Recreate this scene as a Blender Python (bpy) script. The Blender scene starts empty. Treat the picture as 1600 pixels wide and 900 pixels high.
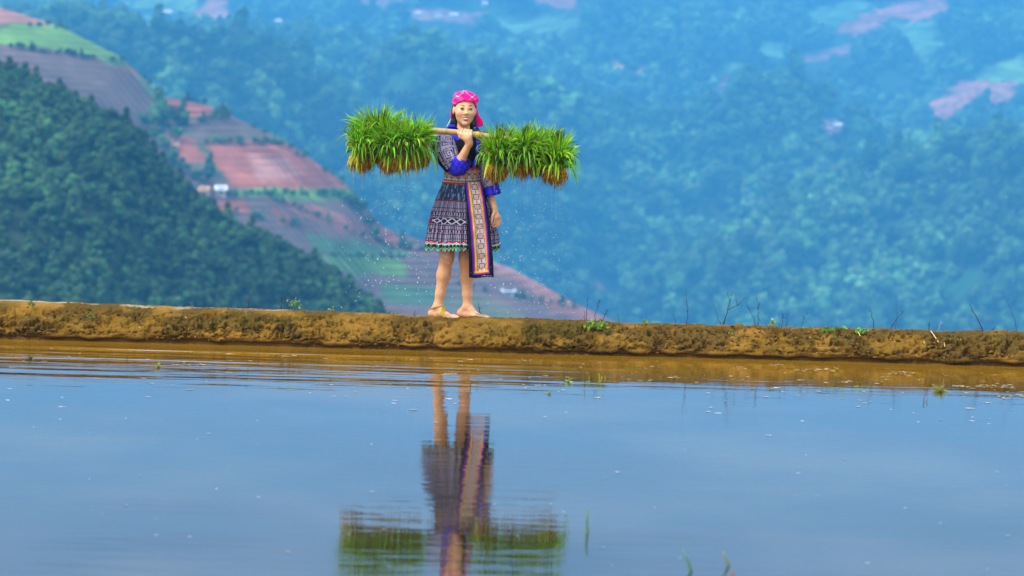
import bpy, math, random
import numpy as np
from mathutils import Matrix, Vector

random.seed(7)
RNG = np.random.default_rng(11)
sc = bpy.context.scene
COL = sc.collection

# ------------------------------------------------------------------ camera
FPX = 4500.0                                   # focal length in pixels of a 1600 px wide frame
CAM = np.array([0.0, 0.0, 1.7])
PITCH = math.atan((450 - 163) / FPX)
ROLL = 0.0265
_f = np.array([0, math.cos(PITCH), -math.sin(PITCH)])
_r0 = np.array([1.0, 0, 0]); _u0 = np.array([0, math.sin(PITCH), math.cos(PITCH)])
_r = _r0 * math.cos(ROLL) + _u0 * math.sin(ROLL)
_u = -_r0 * math.sin(ROLL) + _u0 * math.cos(ROLL)
cam = bpy.data.cameras.new('camera')
cam.sensor_width = 36.0
cam.lens = 36.0 * FPX / 1600
cam.clip_start = 0.1; cam.clip_end = 12000
cam.dof.use_dof = True; cam.dof.focus_distance = 19.9; cam.dof.aperture_fstop = 3.0
cam_o = bpy.data.objects.new('camera', cam); COL.objects.link(cam_o)
M = Matrix.Identity(4)
for i in range(3):
    M[i][0], M[i][1], M[i][2], M[i][3] = _r[i], _u[i], -_f[i], CAM[i]
cam_o.matrix_world = M
sc.camera = cam_o

# ------------------------------------------------------------------ light, sky, exposure
SUN_EL, SUN_AZ = math.radians(50), math.radians(234)      # azimuth clockwise from +Y
w = bpy.data.worlds.new('World'); sc.world = w; w.use_nodes = True
nt = w.node_tree; bg = nt.nodes['Background']
sky = nt.nodes.new('ShaderNodeTexSky'); sky.sky_type = 'NISHITA'; sky.sun_disc = False
sky.sun_elevation = SUN_EL; sky.sun_rotation = SUN_AZ
sky.air_density = 1.0; sky.dust_density = 1.0; sky.ozone_density = 3.0; sky.altitude = 900
veil = nt.nodes.new('ShaderNodeMix'); veil.data_type = 'RGBA'          # thin even overcast over the blue
stc = nt.nodes.new('ShaderNodeTexCoord'); smp = nt.nodes.new('ShaderNodeMapping'); smp.inputs['Scale'].default_value = (2.2, 2.2, 6)
snz = nt.nodes.new('ShaderNodeTexNoise'); snz.inputs['Scale'].default_value = 3.6; snz.inputs['Detail'].default_value = 5
smr = nt.nodes.new('ShaderNodeMapRange'); smr.inputs[1].default_value = .3; smr.inputs[2].default_value = .7; smr.inputs[3].default_value = .15; smr.inputs[4].default_value = .95
nt.links.new(stc.outputs['Generated'], smp.inputs[0]); nt.links.new(smp.outputs[0], snz.inputs['Vector']); nt.links.new(snz.outputs['Fac'], smr.inputs[0]); 
ssx = nt.nodes.new('ShaderNodeSeparateXYZ'); nt.links.new(stc.outputs['Generated'], ssx.inputs[0])
sel = nt.nodes.new('ShaderNodeMapRange'); sel.interpolation_type = 'SMOOTHSTEP'; sel.inputs[1].default_value = .08; sel.inputs[2].default_value = .34; sel.inputs[3].default_value = .02; sel.inputs[4].default_value = 1.25   # overcast, thinner towards the horizon
nt.links.new(ssx.outputs[2], sel.inputs[0])
smu = nt.nodes.new('ShaderNodeMath'); smu.operation = 'MULTIPLY'; smu.use_clamp = True
nt.links.new(smr.outputs[0], smu.inputs[0]); nt.links.new(sel.outputs[0], smu.inputs[1]); nt.links.new(smu.outputs[0], veil.inputs[0])
veil.inputs[7].default_value = (9.8, 11.2, 13.6, 1)
nt.links.new(sky.outputs[0], veil.inputs[6])
nt.links.new(veil.outputs[2], bg.inputs[0]); bg.inputs[1].default_value = 0.145
sun = bpy.data.lights.new('sun', 'SUN'); sun.energy = 3.2; sun.angle = math.radians(22); sun.color = (1, .95, .87)
sun_o = bpy.data.objects.new('sun', sun); COL.objects.link(sun_o)
sd = Vector((math.sin(SUN_AZ) * math.cos(SUN_EL), math.cos(SUN_AZ) * math.cos(SUN_EL), math.sin(SUN_EL)))
sun_o.rotation_euler = sd.to_track_quat('Z', 'Y').to_euler()
sun_o.location = (-30, -40, 60)
sc.view_settings.view_transform = 'Standard'; sc.view_settings.look = 'None'
sc.view_settings.gamma = 1; sc.view_settings.exposure = 0.48
sc.render.engine = 'CYCLES'
sc.cycles.use_denoising = True
sc.cycles.max_bounces = 6; sc.cycles.volume_bounces = 0
HAZE_TOP = 330.0
HAZE_DENSITY, HAZE_COLOR = 0.00039, (0.105, 0.535, 1.0)

# ------------------------------------------------------------------ helpers
def W(px, py, Y):
    """point at distance Y that a 1600x900 sight line through (px, py) meets"""
    d = _f + _r * (px - 800) / FPX - _u * (py - 450) / FPX
    return CAM + d * (Y / d[1])

def proj(P):
    Q = np.asarray(P, float) - CAM
    z = np.maximum(Q @ _f, 1e-3)
    return 800 + FPX * (Q @ _r) / z, 450 - FPX * (Q @ _u) / z

def _hash(ix, iy, iz, seed):
    h = (ix.astype(np.uint32) * np.uint32(374761393) + iy.astype(np.uint32) * np.uint32(668265263)
         + iz.astype(np.uint32) * np.uint32(2246822519) + np.uint32(seed * 3266489917 & 0xffffffff))
    h = (h ^ (h >> np.uint32(13))) * np.uint32(1274126177)
    h = (h ^ (h >> np.uint32(16))) * np.uint32(2654435761)
    return ((h ^ (h >> np.uint32(15))) & np.uint32(0xffffff)).astype(np.float64) / 0xffffff

def vnoise(x, y, z=None, seed=0):
    x = np.asarray(x, float); y = np.asarray(y, float)
    z = np.zeros_like(x + y) if z is None else np.asarray(z, float)
    x, y, z = np.broadcast_arrays(x, y, z)
    i = np.floor(x).astype(np.int64); j = np.floor(y).astype(np.int64); k = np.floor(z).astype(np.int64)
    fx, fy, fz = x - i, y - j, z - k
    fx = fx * fx * (3 - 2 * fx); fy = fy * fy * (3 - 2 * fy); fz = fz * fz * (3 - 2 * fz)
    r = 0
    for a in (0, 1):
        for b in (0, 1):
            for c in (0, 1):
                r = r + _hash(i + a, j + b, k + c, seed) * (fx if a else 1 - fx) * (fy if b else 1 - fy) * (fz if c else 1 - fz)
    return r * 2 - 1

def fbm(x, y, z=None, seed=0, octs=4, gain=.5):
    r, a = 0, 1.0
    z = 0 * np.asarray(x, float) if z is None else z
    for o in range(octs):
        r = r + a * vnoise(x * 2 ** o, y * 2 ** o, z * 2 ** o, seed + o * 7); a *= gain
    return r

def lerp(a, b, t): return a + (b - a) * t
def sstep(a, b, x):
    t = np.clip((x - a) / (b - a), 0, 1); return t * t * (3 - 2 * t)
def mixc(c, c2, m):
    m = np.asarray(m)[..., None]; return c * (1 - m) + np.asarray(c2) * m

def in_poly(px, py, poly):
    r = np.zeros(px.shape, bool); n = len(poly)
    for i in range(n):
        x1, y1 = poly[i]; x2, y2 = poly[(i + 1) % n]
        c = ((y1 > py) != (y2 > py)) & (px < (x2 - x1) * (py - y1) / (y2 - y1 + 1e-9) + x1)
        r ^= c
    return r

# ---- meshes
def make_mesh(name, V, F, C=None, smooth=True):
    V = np.ascontiguousarray(V, np.float32)
    me = bpy.data.meshes.new(name)
    if isinstance(F, np.ndarray):
        n, k = F.shape
        me.vertices.add(len(V)); me.vertices.foreach_set('co', V.ravel())
        me.loops.add(n * k); me.loops.foreach_set('vertex_index', np.ascontiguousarray(F, np.int32).ravel())
        me.polygons.add(n); me.polygons.foreach_set('loop_start', np.arange(0, n * k, k, dtype=np.int32))
        me.update(calc_edges=True); me.validate()
    else:
        me.from_pydata(V.tolist(), [], F); me.update()
    if C is not None:
        a = me.color_attributes.new('Col', 'FLOAT_COLOR', 'POINT')
        C = np.asarray(C, np.float32)
        if C.ndim == 1: C = np.tile(C, (len(V), 1))
        a.data.foreach_set('color', np.hstack([C[:, :3], np.ones((len(C), 1), np.float32)]).astype(np.float32).ravel())
    me.polygons.foreach_set('use_smooth', np.full(len(me.polygons), smooth, bool))
    return me

def link(name, me, mat=None, parent=None, origin=None, **props):
    """one mesh object; origin = the point (world) its own coordinates are taken from"""
    o = bpy.data.objects.new(name, me)
    if mat is not None:
        me.materials.clear()
        for m in (mat if isinstance(mat, (list, tuple)) else [mat]): me.materials.append(m)
    COL.objects.link(o)
    if parent is not None: o.parent = parent
    if origin is not None: o.location = origin
    for k, v in props.items(): o[k] = v
    return o

def tag(o, label, category, group=None):
    o['label'] = label; o['category'] = category
    if group: o['group'] = group
    return o

def empty(name, loc, label, category, group=None):
    o = bpy.data.objects.new(name, None); COL.objects.link(o); o.location = loc
    return tag(o, label, category, group)

def grid_faces(nu, nv, close_u=False, base=0):
    """vertex index = iv * nu + iu"""
    iu = np.arange(nu if close_u else nu - 1); iv = np.arange(nv - 1)
    a, b = np.meshgrid(iu, iv); a = a.ravel(); b = b.ravel(); a2 = (a + 1) % nu
    return np.stack([b * nu + a, b * nu + a2, (b + 1) * nu + a2, (b + 1) * nu + a], 1) + base

class Bag:
    def __init__(s): s.V, s.F, s.C, s.n = [], [], [], 0
    def add(s, V, F, C=(1, 1, 1)):
        V = np.asarray(V, float); F = np.asarray(F)
        if F.shape[1] == 3: F = np.hstack([F, F[:, 2:3]])
        C = np.asarray(C, float)
        if C.ndim == 1: C = np.tile(C, (len(V), 1))
        s.V.append(V); s.F.append(F + s.n); s.C.append(C); s.n += len(V)
    def mesh(s, name, smooth=True, off=(0, 0, 0)):
        V = np.vstack(s.V) - np.asarray(off); F = np.vstack(s.F); C = np.vstack(s.C)
        tri = F[:, 2] == F[:, 3]
        fl = [tuple(f[:3]) if t else tuple(f) for f, t in zip(F.tolist(), tri)] if tri.any() else F
        return make_mesh(name, V, fl, C, smooth)

def tube(path, rad, n=8, cap=True):
    path = np.asarray(path, float); rad = np.broadcast_to(np.asarray(rad, float), (len(path),))
    t = np.gradient(path, axis=0); t /= np.linalg.norm(t, axis=1)[:, None] + 1e-12
    ref = np.array([0, 0, 1.0]) if abs(t[0][2]) < .9 else np.array([1.0, 0, 0])
    V = []
    for p, d, r in zip(path, t, rad):
        a = np.cross(d, ref); a /= np.linalg.norm(a) + 1e-12; b = np.cross(a, d)
        th = np.arange(n) * 2 * math.pi / n
        V.append(p + r * (np.cos(th)[:, None] * a + np.sin(th)[:, None] * b))
    V = np.vstack(V); F = grid_faces(n, len(path), True)
    if cap:
        m = len(V); V = np.vstack([V, path[:1], path[-1:]]); e = m - n
        i = np.arange(n); j = (i + 1) % n
        F = np.vstack([F, np.stack([j, i, np.full(n, m), np.full(n, m)], 1), np.stack([e + i, e + j, np.full(n, m + 1), np.full(n, m + 1)], 1)])
    return V, F

_ICO = {}
def ico(sub):
    if sub not in _ICO:
        import bmesh
        b = bmesh.new(); bmesh.ops.create_icosphere(b, subdivisions=sub, radius=1)
        _ICO[sub] = (np.array([v.co[:] for v in b.verts]), np.array([[v.index for v in f.verts] for f in b.faces])); b.free()
    return _ICO[sub]

def box(c, s, rz=0):
    c = np.asarray(c, float); s = np.asarray(s, float) / 2
    V = np.array([[x, y, z] for z in (-1, 1) for y in (-1, 1) for x in (-1, 1)], float) * s
    ca, sa = math.cos(rz), math.sin(rz)
    V = np.stack([V[:, 0] * ca - V[:, 1] * sa, V[:, 0] * sa + V[:, 1] * ca, V[:, 2]], 1) + c
    F = np.array([[0, 2, 3, 1], [4, 5, 7, 6], [0, 1, 5, 4], [2, 6, 7, 3], [0, 4, 6, 2], [1, 3, 7, 5]])
    return V, F

# ---- materials
def new_mat(name):
    m = bpy.data.materials.new(name); m.use_nodes = True
    return m, m.node_tree, m.node_tree.nodes['Principled BSDF']

def mat_col(name, rough=.8, grain=40, amount=.2, bump=0.0, bump_scale=60, spec=.3, rand=0.0, translucent=0.0, sub=0.0):
    """colour from the mesh's own procedural colours, broken up by noise"""
    m, t, b = new_mat(name); N, L = t.nodes, t.links
    at = N.new('ShaderNodeAttribute'); at.attribute_name = 'Col'
    tc = N.new('ShaderNodeTexCoord')
    nz = N.new('ShaderNodeTexNoise'); nz.inputs['Scale'].default_value = grain; nz.inputs['Detail'].default_value = 4
    L.new(tc.outputs['Object'], nz.inputs['Vector'])
    mr = N.new('ShaderNodeMapRange'); mr.inputs[1].default_value = .25; mr.inputs[2].default_value = .75
    mr.inputs[3].default_value = 1 - amount; mr.inputs[4].default_value = 1 + amount
    L.new(nz.outputs['Fac'], mr.inputs[0])
    val = mr.outputs[0]
    if rand:
        oi = N.new('ShaderNodeObjectInfo'); m2 = N.new('ShaderNodeMapRange')
        m2.inputs[3].default_value = 1 - rand; m2.inputs[4].default_value = 1 + rand
        L.new(oi.outputs['Random'], m2.inputs[0])
        mu = N.new('ShaderNodeMath'); mu.operation = 'MULTIPLY'; L.new(val, mu.inputs[0]); L.new(m2.outputs[0], mu.inputs[1]); val = mu.outputs[0]
    vm = N.new('ShaderNodeVectorMath'); vm.operation = 'SCALE'
    L.new(at.outputs['Color'], vm.inputs[0]); L.new(val, vm.inputs['Scale'])
    L.new(vm.outputs[0], b.inputs['Base Color'])
    b.inputs['Roughness'].default_value = rough; b.inputs['Specular IOR Level'].default_value = spec
    if sub:
        b.inputs['Subsurface Weight'].default_value = sub; b.inputs['Subsurface Radius'].default_value = (.012, .004, .002); b.inputs['Subsurface Scale'].default_value = 1
    if bump:
        n2 = N.new('ShaderNodeTexNoise'); n2.inputs['Scale'].default_value = bump_scale; n2.inputs['Detail'].default_value = 5
        L.new(tc.outputs['Object'], n2.inputs['Vector'])
        bp = N.new('ShaderNodeBump'); bp.inputs['Strength'].default_value = 1; bp.inputs['Distance'].default_value = bump
        L.new(n2.outputs['Fac'], bp.inputs['Height']); L.new(bp.outputs[0], b.inputs['Normal'])
    if translucent:
        tr = N.new('ShaderNodeBsdfTranslucent'); L.new(vm.outputs[0], tr.inputs['Color'])
        mx = N.new('ShaderNodeMixShader'); mx.inputs[0].default_value = translucent
        L.new(b.outputs[0], mx.inputs[1]); L.new(tr.outputs[0], mx.inputs[2])
        L.new(mx.outputs[0], N['Material Output'].inputs['Surface'])
    return m

MAT_SKIN = mat_col('skin', .5, 60, .06, .0004, 300, .35, sub=.15)
MAT_CLOTH = mat_col('woven_cloth', .9, 220, .18, .0012, 250, .15)
MAT_HAIR = mat_col('hair', .45, 80, .3, spec=.4)
MAT_LEAF = mat_col('leaf_blade', .5, 30, .15, spec=.35, translucent=.3)
MAT_ROOT = mat_col('roots', .75, 120, .3, spec=.25)
MAT_WOOD = mat_col('bamboo', .55, 90, .15, .0006, 120)
MAT_MUD = mat_col('mud', .9, 90, .28, .005, 190, .12)
MAT_TWIG = mat_col('twig', .8, 80, .25)
MAT_TREE = mat_col('tree_foliage', .75, .45, .35, spec=.2, rand=.45, translucent=.15)
def tree_stands(m):
    """neighbouring trees share a tint: stands of lighter and darker wood over the slopes"""
    t = m.node_tree; N, L = t.nodes, t.links
    ge = N.new('ShaderNodeNewGeometry'); b = N['Principled BSDF']; src = b.inputs['Base Color'].links[0].from_socket
    n = N.new('ShaderNodeTexNoise'); n.inputs['Scale'].default_value = .016; n.inputs['Detail'].default_value = 4; n.inputs['Roughness'].default_value = .65
    L.new(ge.outputs['Position'], n.inputs['Vector'])
    mr = N.new('ShaderNodeMapRange'); mr.inputs[1].default_value = .32; mr.inputs[2].default_value = .68; mr.inputs[3].default_value = .30; mr.inputs[4].default_value = 1.9
    L.new(n.outputs['Fac'], mr.inputs[0])
    n2 = N.new('ShaderNodeTexNoise'); n2.inputs['Scale'].default_value = .0042; n2.inputs['Detail'].default_value = 3
    L.new(ge.outputs['Position'], n2.inputs['Vector'])
    m3 = N.new('ShaderNodeMapRange'); m3.inputs[1].default_value = .35; m3.inputs[2].default_value = .65; m3.inputs[3].default_value = .55; m3.inputs[4].default_value = 1.5
    L.new(n2.outputs['Fac'], m3.inputs[0]); mm = N.new('ShaderNodeMath'); mm.operation = 'MULTIPLY'; L.new(mr.outputs[0], mm.inputs[0]); L.new(m3.outputs[0], mm.inputs[1])
    v = N.new('ShaderNodeVectorMath'); v.operation = 'SCALE'; L.new(src, v.inputs[0]); L.new(mm.outputs[0], v.inputs['Scale'])
    L.new(v.outputs[0], b.inputs['Base Color'])
    for nd in N:
        if nd.type == 'BSDF_TRANSLUCENT': L.new(v.outputs[0], nd.inputs['Color'])
tree_stands(MAT_TREE)
MAT_TREE_PALE = mat_col('pale_broadleaf_foliage', .75, .45, .35, spec=.2, rand=.5, translucent=.15)
tree_stands(MAT_TREE_PALE)
MAT_BARK = mat_col('bark', .9, 2, .3)
MAT_HOUSE = mat_col('painted_wall', .8, 1.2, .12)
MAT_FLECK = mat_col('fleck', .5, 60, .2, spec=.5)

# ------------------------------------------------------------------ far terrain
HILL_D, RIDGE_D = 520.0, 900.0
def crest_from(pts, D, drop):
    P = np.array([W(x, y, D) for x, y in pts]); P[:, 2] -= drop
    return P[:, 0], P[:, 2]
hx, hz = crest_from([(-900, -330), (-300, -30), (-80, 75), (0, 118), (60, 135), (130, 175), (200, 200), (240, 255), (300, 310), (370, 355), (430, 382), (480, 412), (520, 430), (560, 460), (600, 495), (700, 590), (900, 720)], HILL_D, 1.6)
rx, rz = crest_from([(-900, -260), (-400, -110), (0, 12), (90, 40), (190, 90), (250, 150), (330, 166), (400, 200), (440, 216), (545, 291), (600, 358), (700, 388), (800, 420), (900, 475), (960, 502), (1100, 590), (1300, 700)], RIDGE_D, 0.0)
VALLEY = -175.0

def hill_z(X, Y):
    c = np.interp(X, hx, hz)
    d = Y - HILL_D - 8 * vnoise(X / 50, X * 0, seed=3)
    z = c - .52 * (np.sqrt(d * d + 10 ** 2) - 10) * np.where(d > 0, .8, 1)
    near = sstep(0, 25, np.abs(d))
    return np.maximum(z + near * (3.5 * fbm(X / 40, Y / 40, seed=4, octs=3)), VALLEY - 1)

def ridge_z(X, Y):
    c = np.interp(X, rx, rz)
    d = Y - RIDGE_D
    z = c - .42 * (np.sqrt(d * d + 12 ** 2) - 12) * np.where(d > 0, 1.3, 1)
    near = sstep(0, 60, np.abs(d))
    return np.maximum(z + near * 5 * fbm(X / 90, Y / 90, seed=9, octs=3), VALLEY - 1)

mx_, mz_ = crest_from([(-1200, -60), (-300, 0), (0, 20), (250, 34), (450, 60), (620, 110), (800, 150), (1000, 180), (1200, 215), (1330, 228), (1450, 236), (1700, 225), (2600, 90)], 2450, 9)
SPURS = []
for pts, D in [([(900, 560), (1010, 470), (1100, 400), (1210, 345), (1330, 300), (1450, 262), (1600, 232), (1800, 200), (2300, 120), (2900, 60)], 1960),
               ([(-900, 60), (-200, 90), (100, 30), (280, 52), (400, 96), (500, 160), (590, 235), (660, 310), (760, 420), (900, 560)], 1880),
               ([(560, 150), (640, 74), (760, 100), (860, 160), (940, 235), (1020, 330), (1130, 460), (1220, 560)], 2230),
               ([(1000, 330), (1080, 190), (1150, 128), (1230, 140), (1340, 200), (1480, 290), (1640, 420)], 2380)]:
    a_, b_ = crest_from(pts, D, 7); SPURS.append((np.concatenate([[a_[0] - 60], a_, [a_[-1] + 60]]), np.concatenate([[-400], b_, [-400]]) if D > 2000 else np.concatenate([[b_[0]], b_, [b_[-1]]]), D, .42, .5))
def mount_z(X, Y):
    """a wooded lower slope, a shallow dip behind its shoulder, then the upper slope beyond"""
    c = np.interp(X, mx_, mz_)
    spur = 52 * vnoise(X / 190 + .35 * np.sin(Y / 220), Y / 700, seed=21) + 13 * fbm(X / 110, Y / 130, seed=22, octs=3) + 4 * vnoise(X / 35, Y / 35, seed=5)
    d = Y - 2450
    lo = c - .30 * (np.sqrt(d * d + 40 ** 2) - 40) * np.where(d > 0, .25, 1) + spur * sstep(0, 160, np.abs(d)) * np.where(d > 0, .4, .8)
    up = -62 + .36 * (Y - 2740) + spur
    up = np.where(up > 165, 165 + .06 * (up - 165), up)
    for (ax, az, D, front, side) in SPURS:
        cz = np.interp(X, ax, az); dd = Y - D - 60 * vnoise(X / 120, X * 0, seed=int(D))
        lo = np.maximum(lo, cz - front * (np.sqrt(dd * dd + 25 ** 2) - 25) * np.where(dd > 0, side, 1) + .35 * spur * sstep(0, 120, np.abs(dd)))
    return np.maximum(np.maximum(lo, up), VALLEY - 1)

# fields: albedo patches of ploughed earth and green crop, outlined on the slopes
RED, PURP, GREEN, TEAL, PINK = (.34, .105, .06), (.165, .105, .085), (.15, .28, .06), (.10, .19, .08), (.40, .175, .13)
RIDGE_FIELDS = [
    ([(-60, -10), (0, 10), (70, 28), (115, 44), (60, 42), (15, 38), (-60, 40)], PINK),
    ([(12, 38), (105, 38), (195, 92), (180, 98), (120, 84), (70, 76), (-40, 72)], GREEN),
    ([(150, 90), (195, 92), (250, 148), (200, 120)], TEAL),
    ([(170, 104), (215, 106), (255, 135), (340, 163), (325, 186), (270, 184), (262, 155), (220, 125)], RED),
    ([(205, 128), (250, 150), (258, 172), (225, 150)], TEAL),
    ([(318, 226), (448, 220), (552, 291), (420, 303), (352, 292), (326, 258)], RED),
    ([(390, 240), (450, 245), (470, 270), (400, 290)], PINK),
    ([(264, 208), (302, 218), (322, 256), (280, 248)], RED),
    ([(340, 298), (550, 291), (575, 312), (470, 309), (360, 308)], GREEN),
    ([(335, 310), (370, 312), (400, 335), (345, 330)], RED),
    ([(425, 308), (490, 318), (590, 358), (620, 384), (560, 372), (490, 342)], (.30, .12, .09)),
    ([(590, 350), (620, 358), (626, 384), (594, 382)], RED),
    ([(620, 378), (690, 385), (720, 396), (640, 396)], (.30, .13, .10)),
    ([(495, 398), (540, 394), (632, 404), (628, 432), (540, 426)], GREEN),
    ([(480, 360), (600, 385), (660, 398), (560, 396), (490, 390)], TEAL),
    ([(600, 440), (700, 450), (700, 475), (610, 470)], TEAL),
    ([(765, 405), (800, 416), (905, 474), (850, 460), (770, 430)], PINK),
    ([(800, 440), (905, 470), (970, 505), (860, 490)], (.36, .15, .10)),
    ([(430, 330), (460, 335), (455, 355), (430, 350)], RED),
]
MOUNT_FIELDS = [
    ([(180, -5), (305, -5), (300, 24), (250, 14), (190, 10)], (.20, .38, .09)),
    ([(298, 26), (328, 4), (345, -20), (362, -10), (352, 20), (330, 38)], (.55, .22, .12)),
    ([(330, 24), (362, 16), (360, 30), (335, 36)], (.60, .32, .22)),
    ([(1305, 46), (1390, 6), (1480, -10), (1490, 12), (1432, 34), (1400, 28), (1345, 54)], (.46, .20, .12)),
    ([(1395, 36), (1462, 34), (1468, 78), (1440, 102)], (.13, .28, .11)),
    ([(1438, 176), (1502, 126), (1592, 130), (1572, 162), (1490, 194)], (.46, .20, .12)),
    ([(1505, 122), (1592, 82), (1640, 84), (1610, 128)], (.20, .38, .09)),
    ([(1445, 148), (1480, 128), (1470, 146), (1440, 160)], (.13, .28, .11)),
    ([(1245, 86), (1332, 68), (1342, 82), (1262, 98)], (.32, .18, .14)),
    ([(942, 92), (1012, 106), (1006, 117), (950, 102)], (.50, .30, .12)),
    ([(1112, 142), (1148, 114), (1140, 146), (1118, 152)], (.46, .20, .12)),
    ([(1090, 118), (1170, 92), (1184, 97), (1110, 128)], (.20, .38, .09)),
    ([(1180, 70), (1232, 64), (1228, 84), (1180, 86)], (.13, .28, .11)),
    ([(1250, 20), (1330, 0), (1370, 5), (1300, 46)], (.13, .28, .11)),
    ([(540, -10), (650, -10), (622, 16), (560, 8)], (.30, .18, .14)),
    ([(640, 12), (770, 22), (742, 38), (660, 30)], (.30, .17, .14)),
    ([(760, 26), (930, 30), (880, 52), (770, 48)], (.13, .28, .11)),
    ([(830, -10), (910, -10), (890, 10), (840, 8)], (.46, .20, .12)),
    ([(906, 432), (945, 440), (966, 462), (930, 464), (908, 452)], (.46, .20, .12)),
    ([(920, 462), (985, 468), (970, 484), (930, 478)], (.20, .38, .09)),
    ([(1276, 196), (1300, 184), (1322, 194), (1316, 210), (1284, 210)], (.55, .34, .24)),
    ([(1010, 278), (1035, 286), (1030, 304), (1014, 300)], (.36, .18, .14)),
    ([(150, 20), (240, 25), (250, 36), (160, 36)], (.13, .28, .11)),
]
def field_mask(px, py, fields):
    r = np.zeros(px.shape, bool)
    for poly, c in fields: r |= in_poly(px, py, poly)
    return r

def terrain(name, zf, x0, x1, y0, y1, nx, ny, base, fields, seed):
    X, Y = np.meshgrid(np.linspace(x0, x1, nx), np.linspace(y0, y1, ny))
    X = X.ravel(); Y = Y.ravel(); Z = zf(X, Y)
    px, py = proj(np.stack([X, Y, Z], 1))
    jx = px + 11 * fbm(X / 14, Y / 14, seed=seed, octs=3); jy = py + 5 * fbm(X / 14, Y / 14, seed=seed + 3, octs=3)
    C = np.tile(np.array(base), (len(X), 1))
    n = fbm(X / 40, Y / 22, seed=seed + 5, octs=4)
    C = mixc(C, np.array(base) * np.array([.75, 1.35, .8]), sstep(.0, .6, n))
    for poly, c in fields:
        m = in_poly(jx, jy, poly)
        C[m] = np.array(c) * (1 + .30 * n[m, None]) * (1 + .25 * vnoise(X[m] / 9, Y[m] / 5, seed=seed + 11))[:, None]
    row = .5 + .5 * np.sin(Z * 2 * math.pi / 1.9 + 3 * vnoise(X / 30, Y / 60, seed=seed + 8))
    C = C * (1 - (.42 + .28 * vnoise(X / 25, Y / 12, seed=seed + 9)) [:, None] * row[:, None]) * (1 + .12 * fbm(X / 8, Y / 8, seed=seed + 6, octs=2)[:, None])
    V = np.stack([X, Y, Z], 1)
    me = make_mesh(name, V, grid_faces(nx, ny), np.clip(C, .01, .9))
    return link(name, me, mat_col(name + '_soil', .95, .25, .2, spec=.1), kind='structure')

terrain('forested_hill', hill_z, -300, 110, 330, 680, 230, 200, (.05, .075, .03), [], 31)
terrain('terraced_ridge', ridge_z, -370, 235, 640, 1080, 360, 620, PURP, RIDGE_FIELDS, 41)
terrain('mountain', mount_z, -1400, 1400, 1480, 4100, 600, 480, (.05, .085, .035), MOUNT_FIELDS, 51)

# valley floor and the ground that carries the paddy, one sheet from behind the camera to the mountain
gx = np.concatenate([np.linspace(-1200, -120, 28), np.linspace(-100, 100, 41), np.linspace(120, 1200, 28)])
gy = np.concatenate([np.linspace(-150, 18, 30), np.linspace(20, 24, 9), np.linspace(27, 500, 60), np.linspace(540, 4150, 50)])
GX, GY = np.meshgrid(gx, gy); GX = GX.ravel(); GY = GY.ravel()
GZ = np.where(GY < 20.4, -.35, -.35 - .42 * (GY - 20.4))
rim = sstep(78, 84, np.abs(GX)) * .7 + sstep(-60, -64, GY) * .7
GZ = np.where(GY < 20.4, GZ + np.minimum(rim, .7), GZ) - .25 * np.maximum(np.abs(GX) - 110, 0)
GZ = np.maximum(GZ + np.where(GY > 30, 2.5 * fbm(GX / 40, GY / 40, seed=2, octs=3), 0), VALLEY + 3 * fbm(GX / 90, GY / 90, seed=6, octs=2))
gc = mixc(np.tile(np.array((.09, .11, .04)), (len(GX), 1)), (.17, .11, .06), sstep(-.2, .5, fbm(GX / 25, GY / 25, seed=12)))
link('ground', make_mesh('ground', np.stack([GX, GY, GZ], 1), grid_faces(len(gx), len(gy)), gc), mat_col('ground_soil', .95, .4, .25), kind='structure')

# ------------------------------------------------------------------ trees
def crown_bag(bag, seed, conifer=False, tone=1.0):
    """uneven crown, 1 unit across: lobes carrying small leaf-clump faces"""
    g = np.random.default_rng(seed)
    vs, fs = ico(2)
    nl = 13
    for i in range(nl):
        if conifer:
            h = i / (nl - 1); rr = .38 * (1 - h) ** .8
            a = g.uniform(0, 6.28); c = np.array([math.cos(a) * rr * .6, math.sin(a) * rr * .6, .25 + .95 * h]); R = .10 + .17 * (1 - h)
        else:
            a = g.uniform(0, 6.28); q = math.sqrt(g.uniform(0, 1)); h = g.uniform(0, 1)
            c = np.array([math.cos(a) * q * .34, math.sin(a) * q * .34, .38 + .48 * h * (1 - .45 * q * q)]); R = g.uniform(.13, .23)
        tint = np.array([.038, .096, .028]) * g.uniform(.55, 1.55) * tone * np.array([g.uniform(.8, 1.5), 1, g.uniform(.7, 1.2)])
        n = vnoise(vs[:, 0] * 2.3 + i * 9, vs[:, 1] * 2.3, vs[:, 2] * 2.3, seed)
        core = vs * (R * (.82 + .22 * n))[:, None] * np.array([1, 1, .85]) + c
        bag.add(core, fs, tint)
        m = 46
        d = g.normal(size=(m, 3)); d /= np.linalg.norm(d, axis=1)[:, None]
        P = c + d * R * g.uniform(.85, 1.2, (m, 1)) * np.array([1, 1, .9])
        nn = d + g.normal(size=(m, 3)) * .32; nn /= np.linalg.norm(nn, axis=1)[:, None]
        t1 = np.cross(nn, g.normal(size=(m, 3))); t1 /= np.linalg.norm(t1, axis=1)[:, None]; t2 = np.cross(nn, t1)
        s = g.uniform(.025, .06, (m, 1))
        V = np.stack([P + t1 * s, P + t2 * s * .7, P - t1 * s, P - t2 * s * .7], 1).reshape(-1, 3)
        C = np.repeat(tint * g.uniform(.75, 1.5, (m, 1)), 4, 0)
        bag.add(V, np.arange(m * 4).reshape(m, 4), C)
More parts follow.
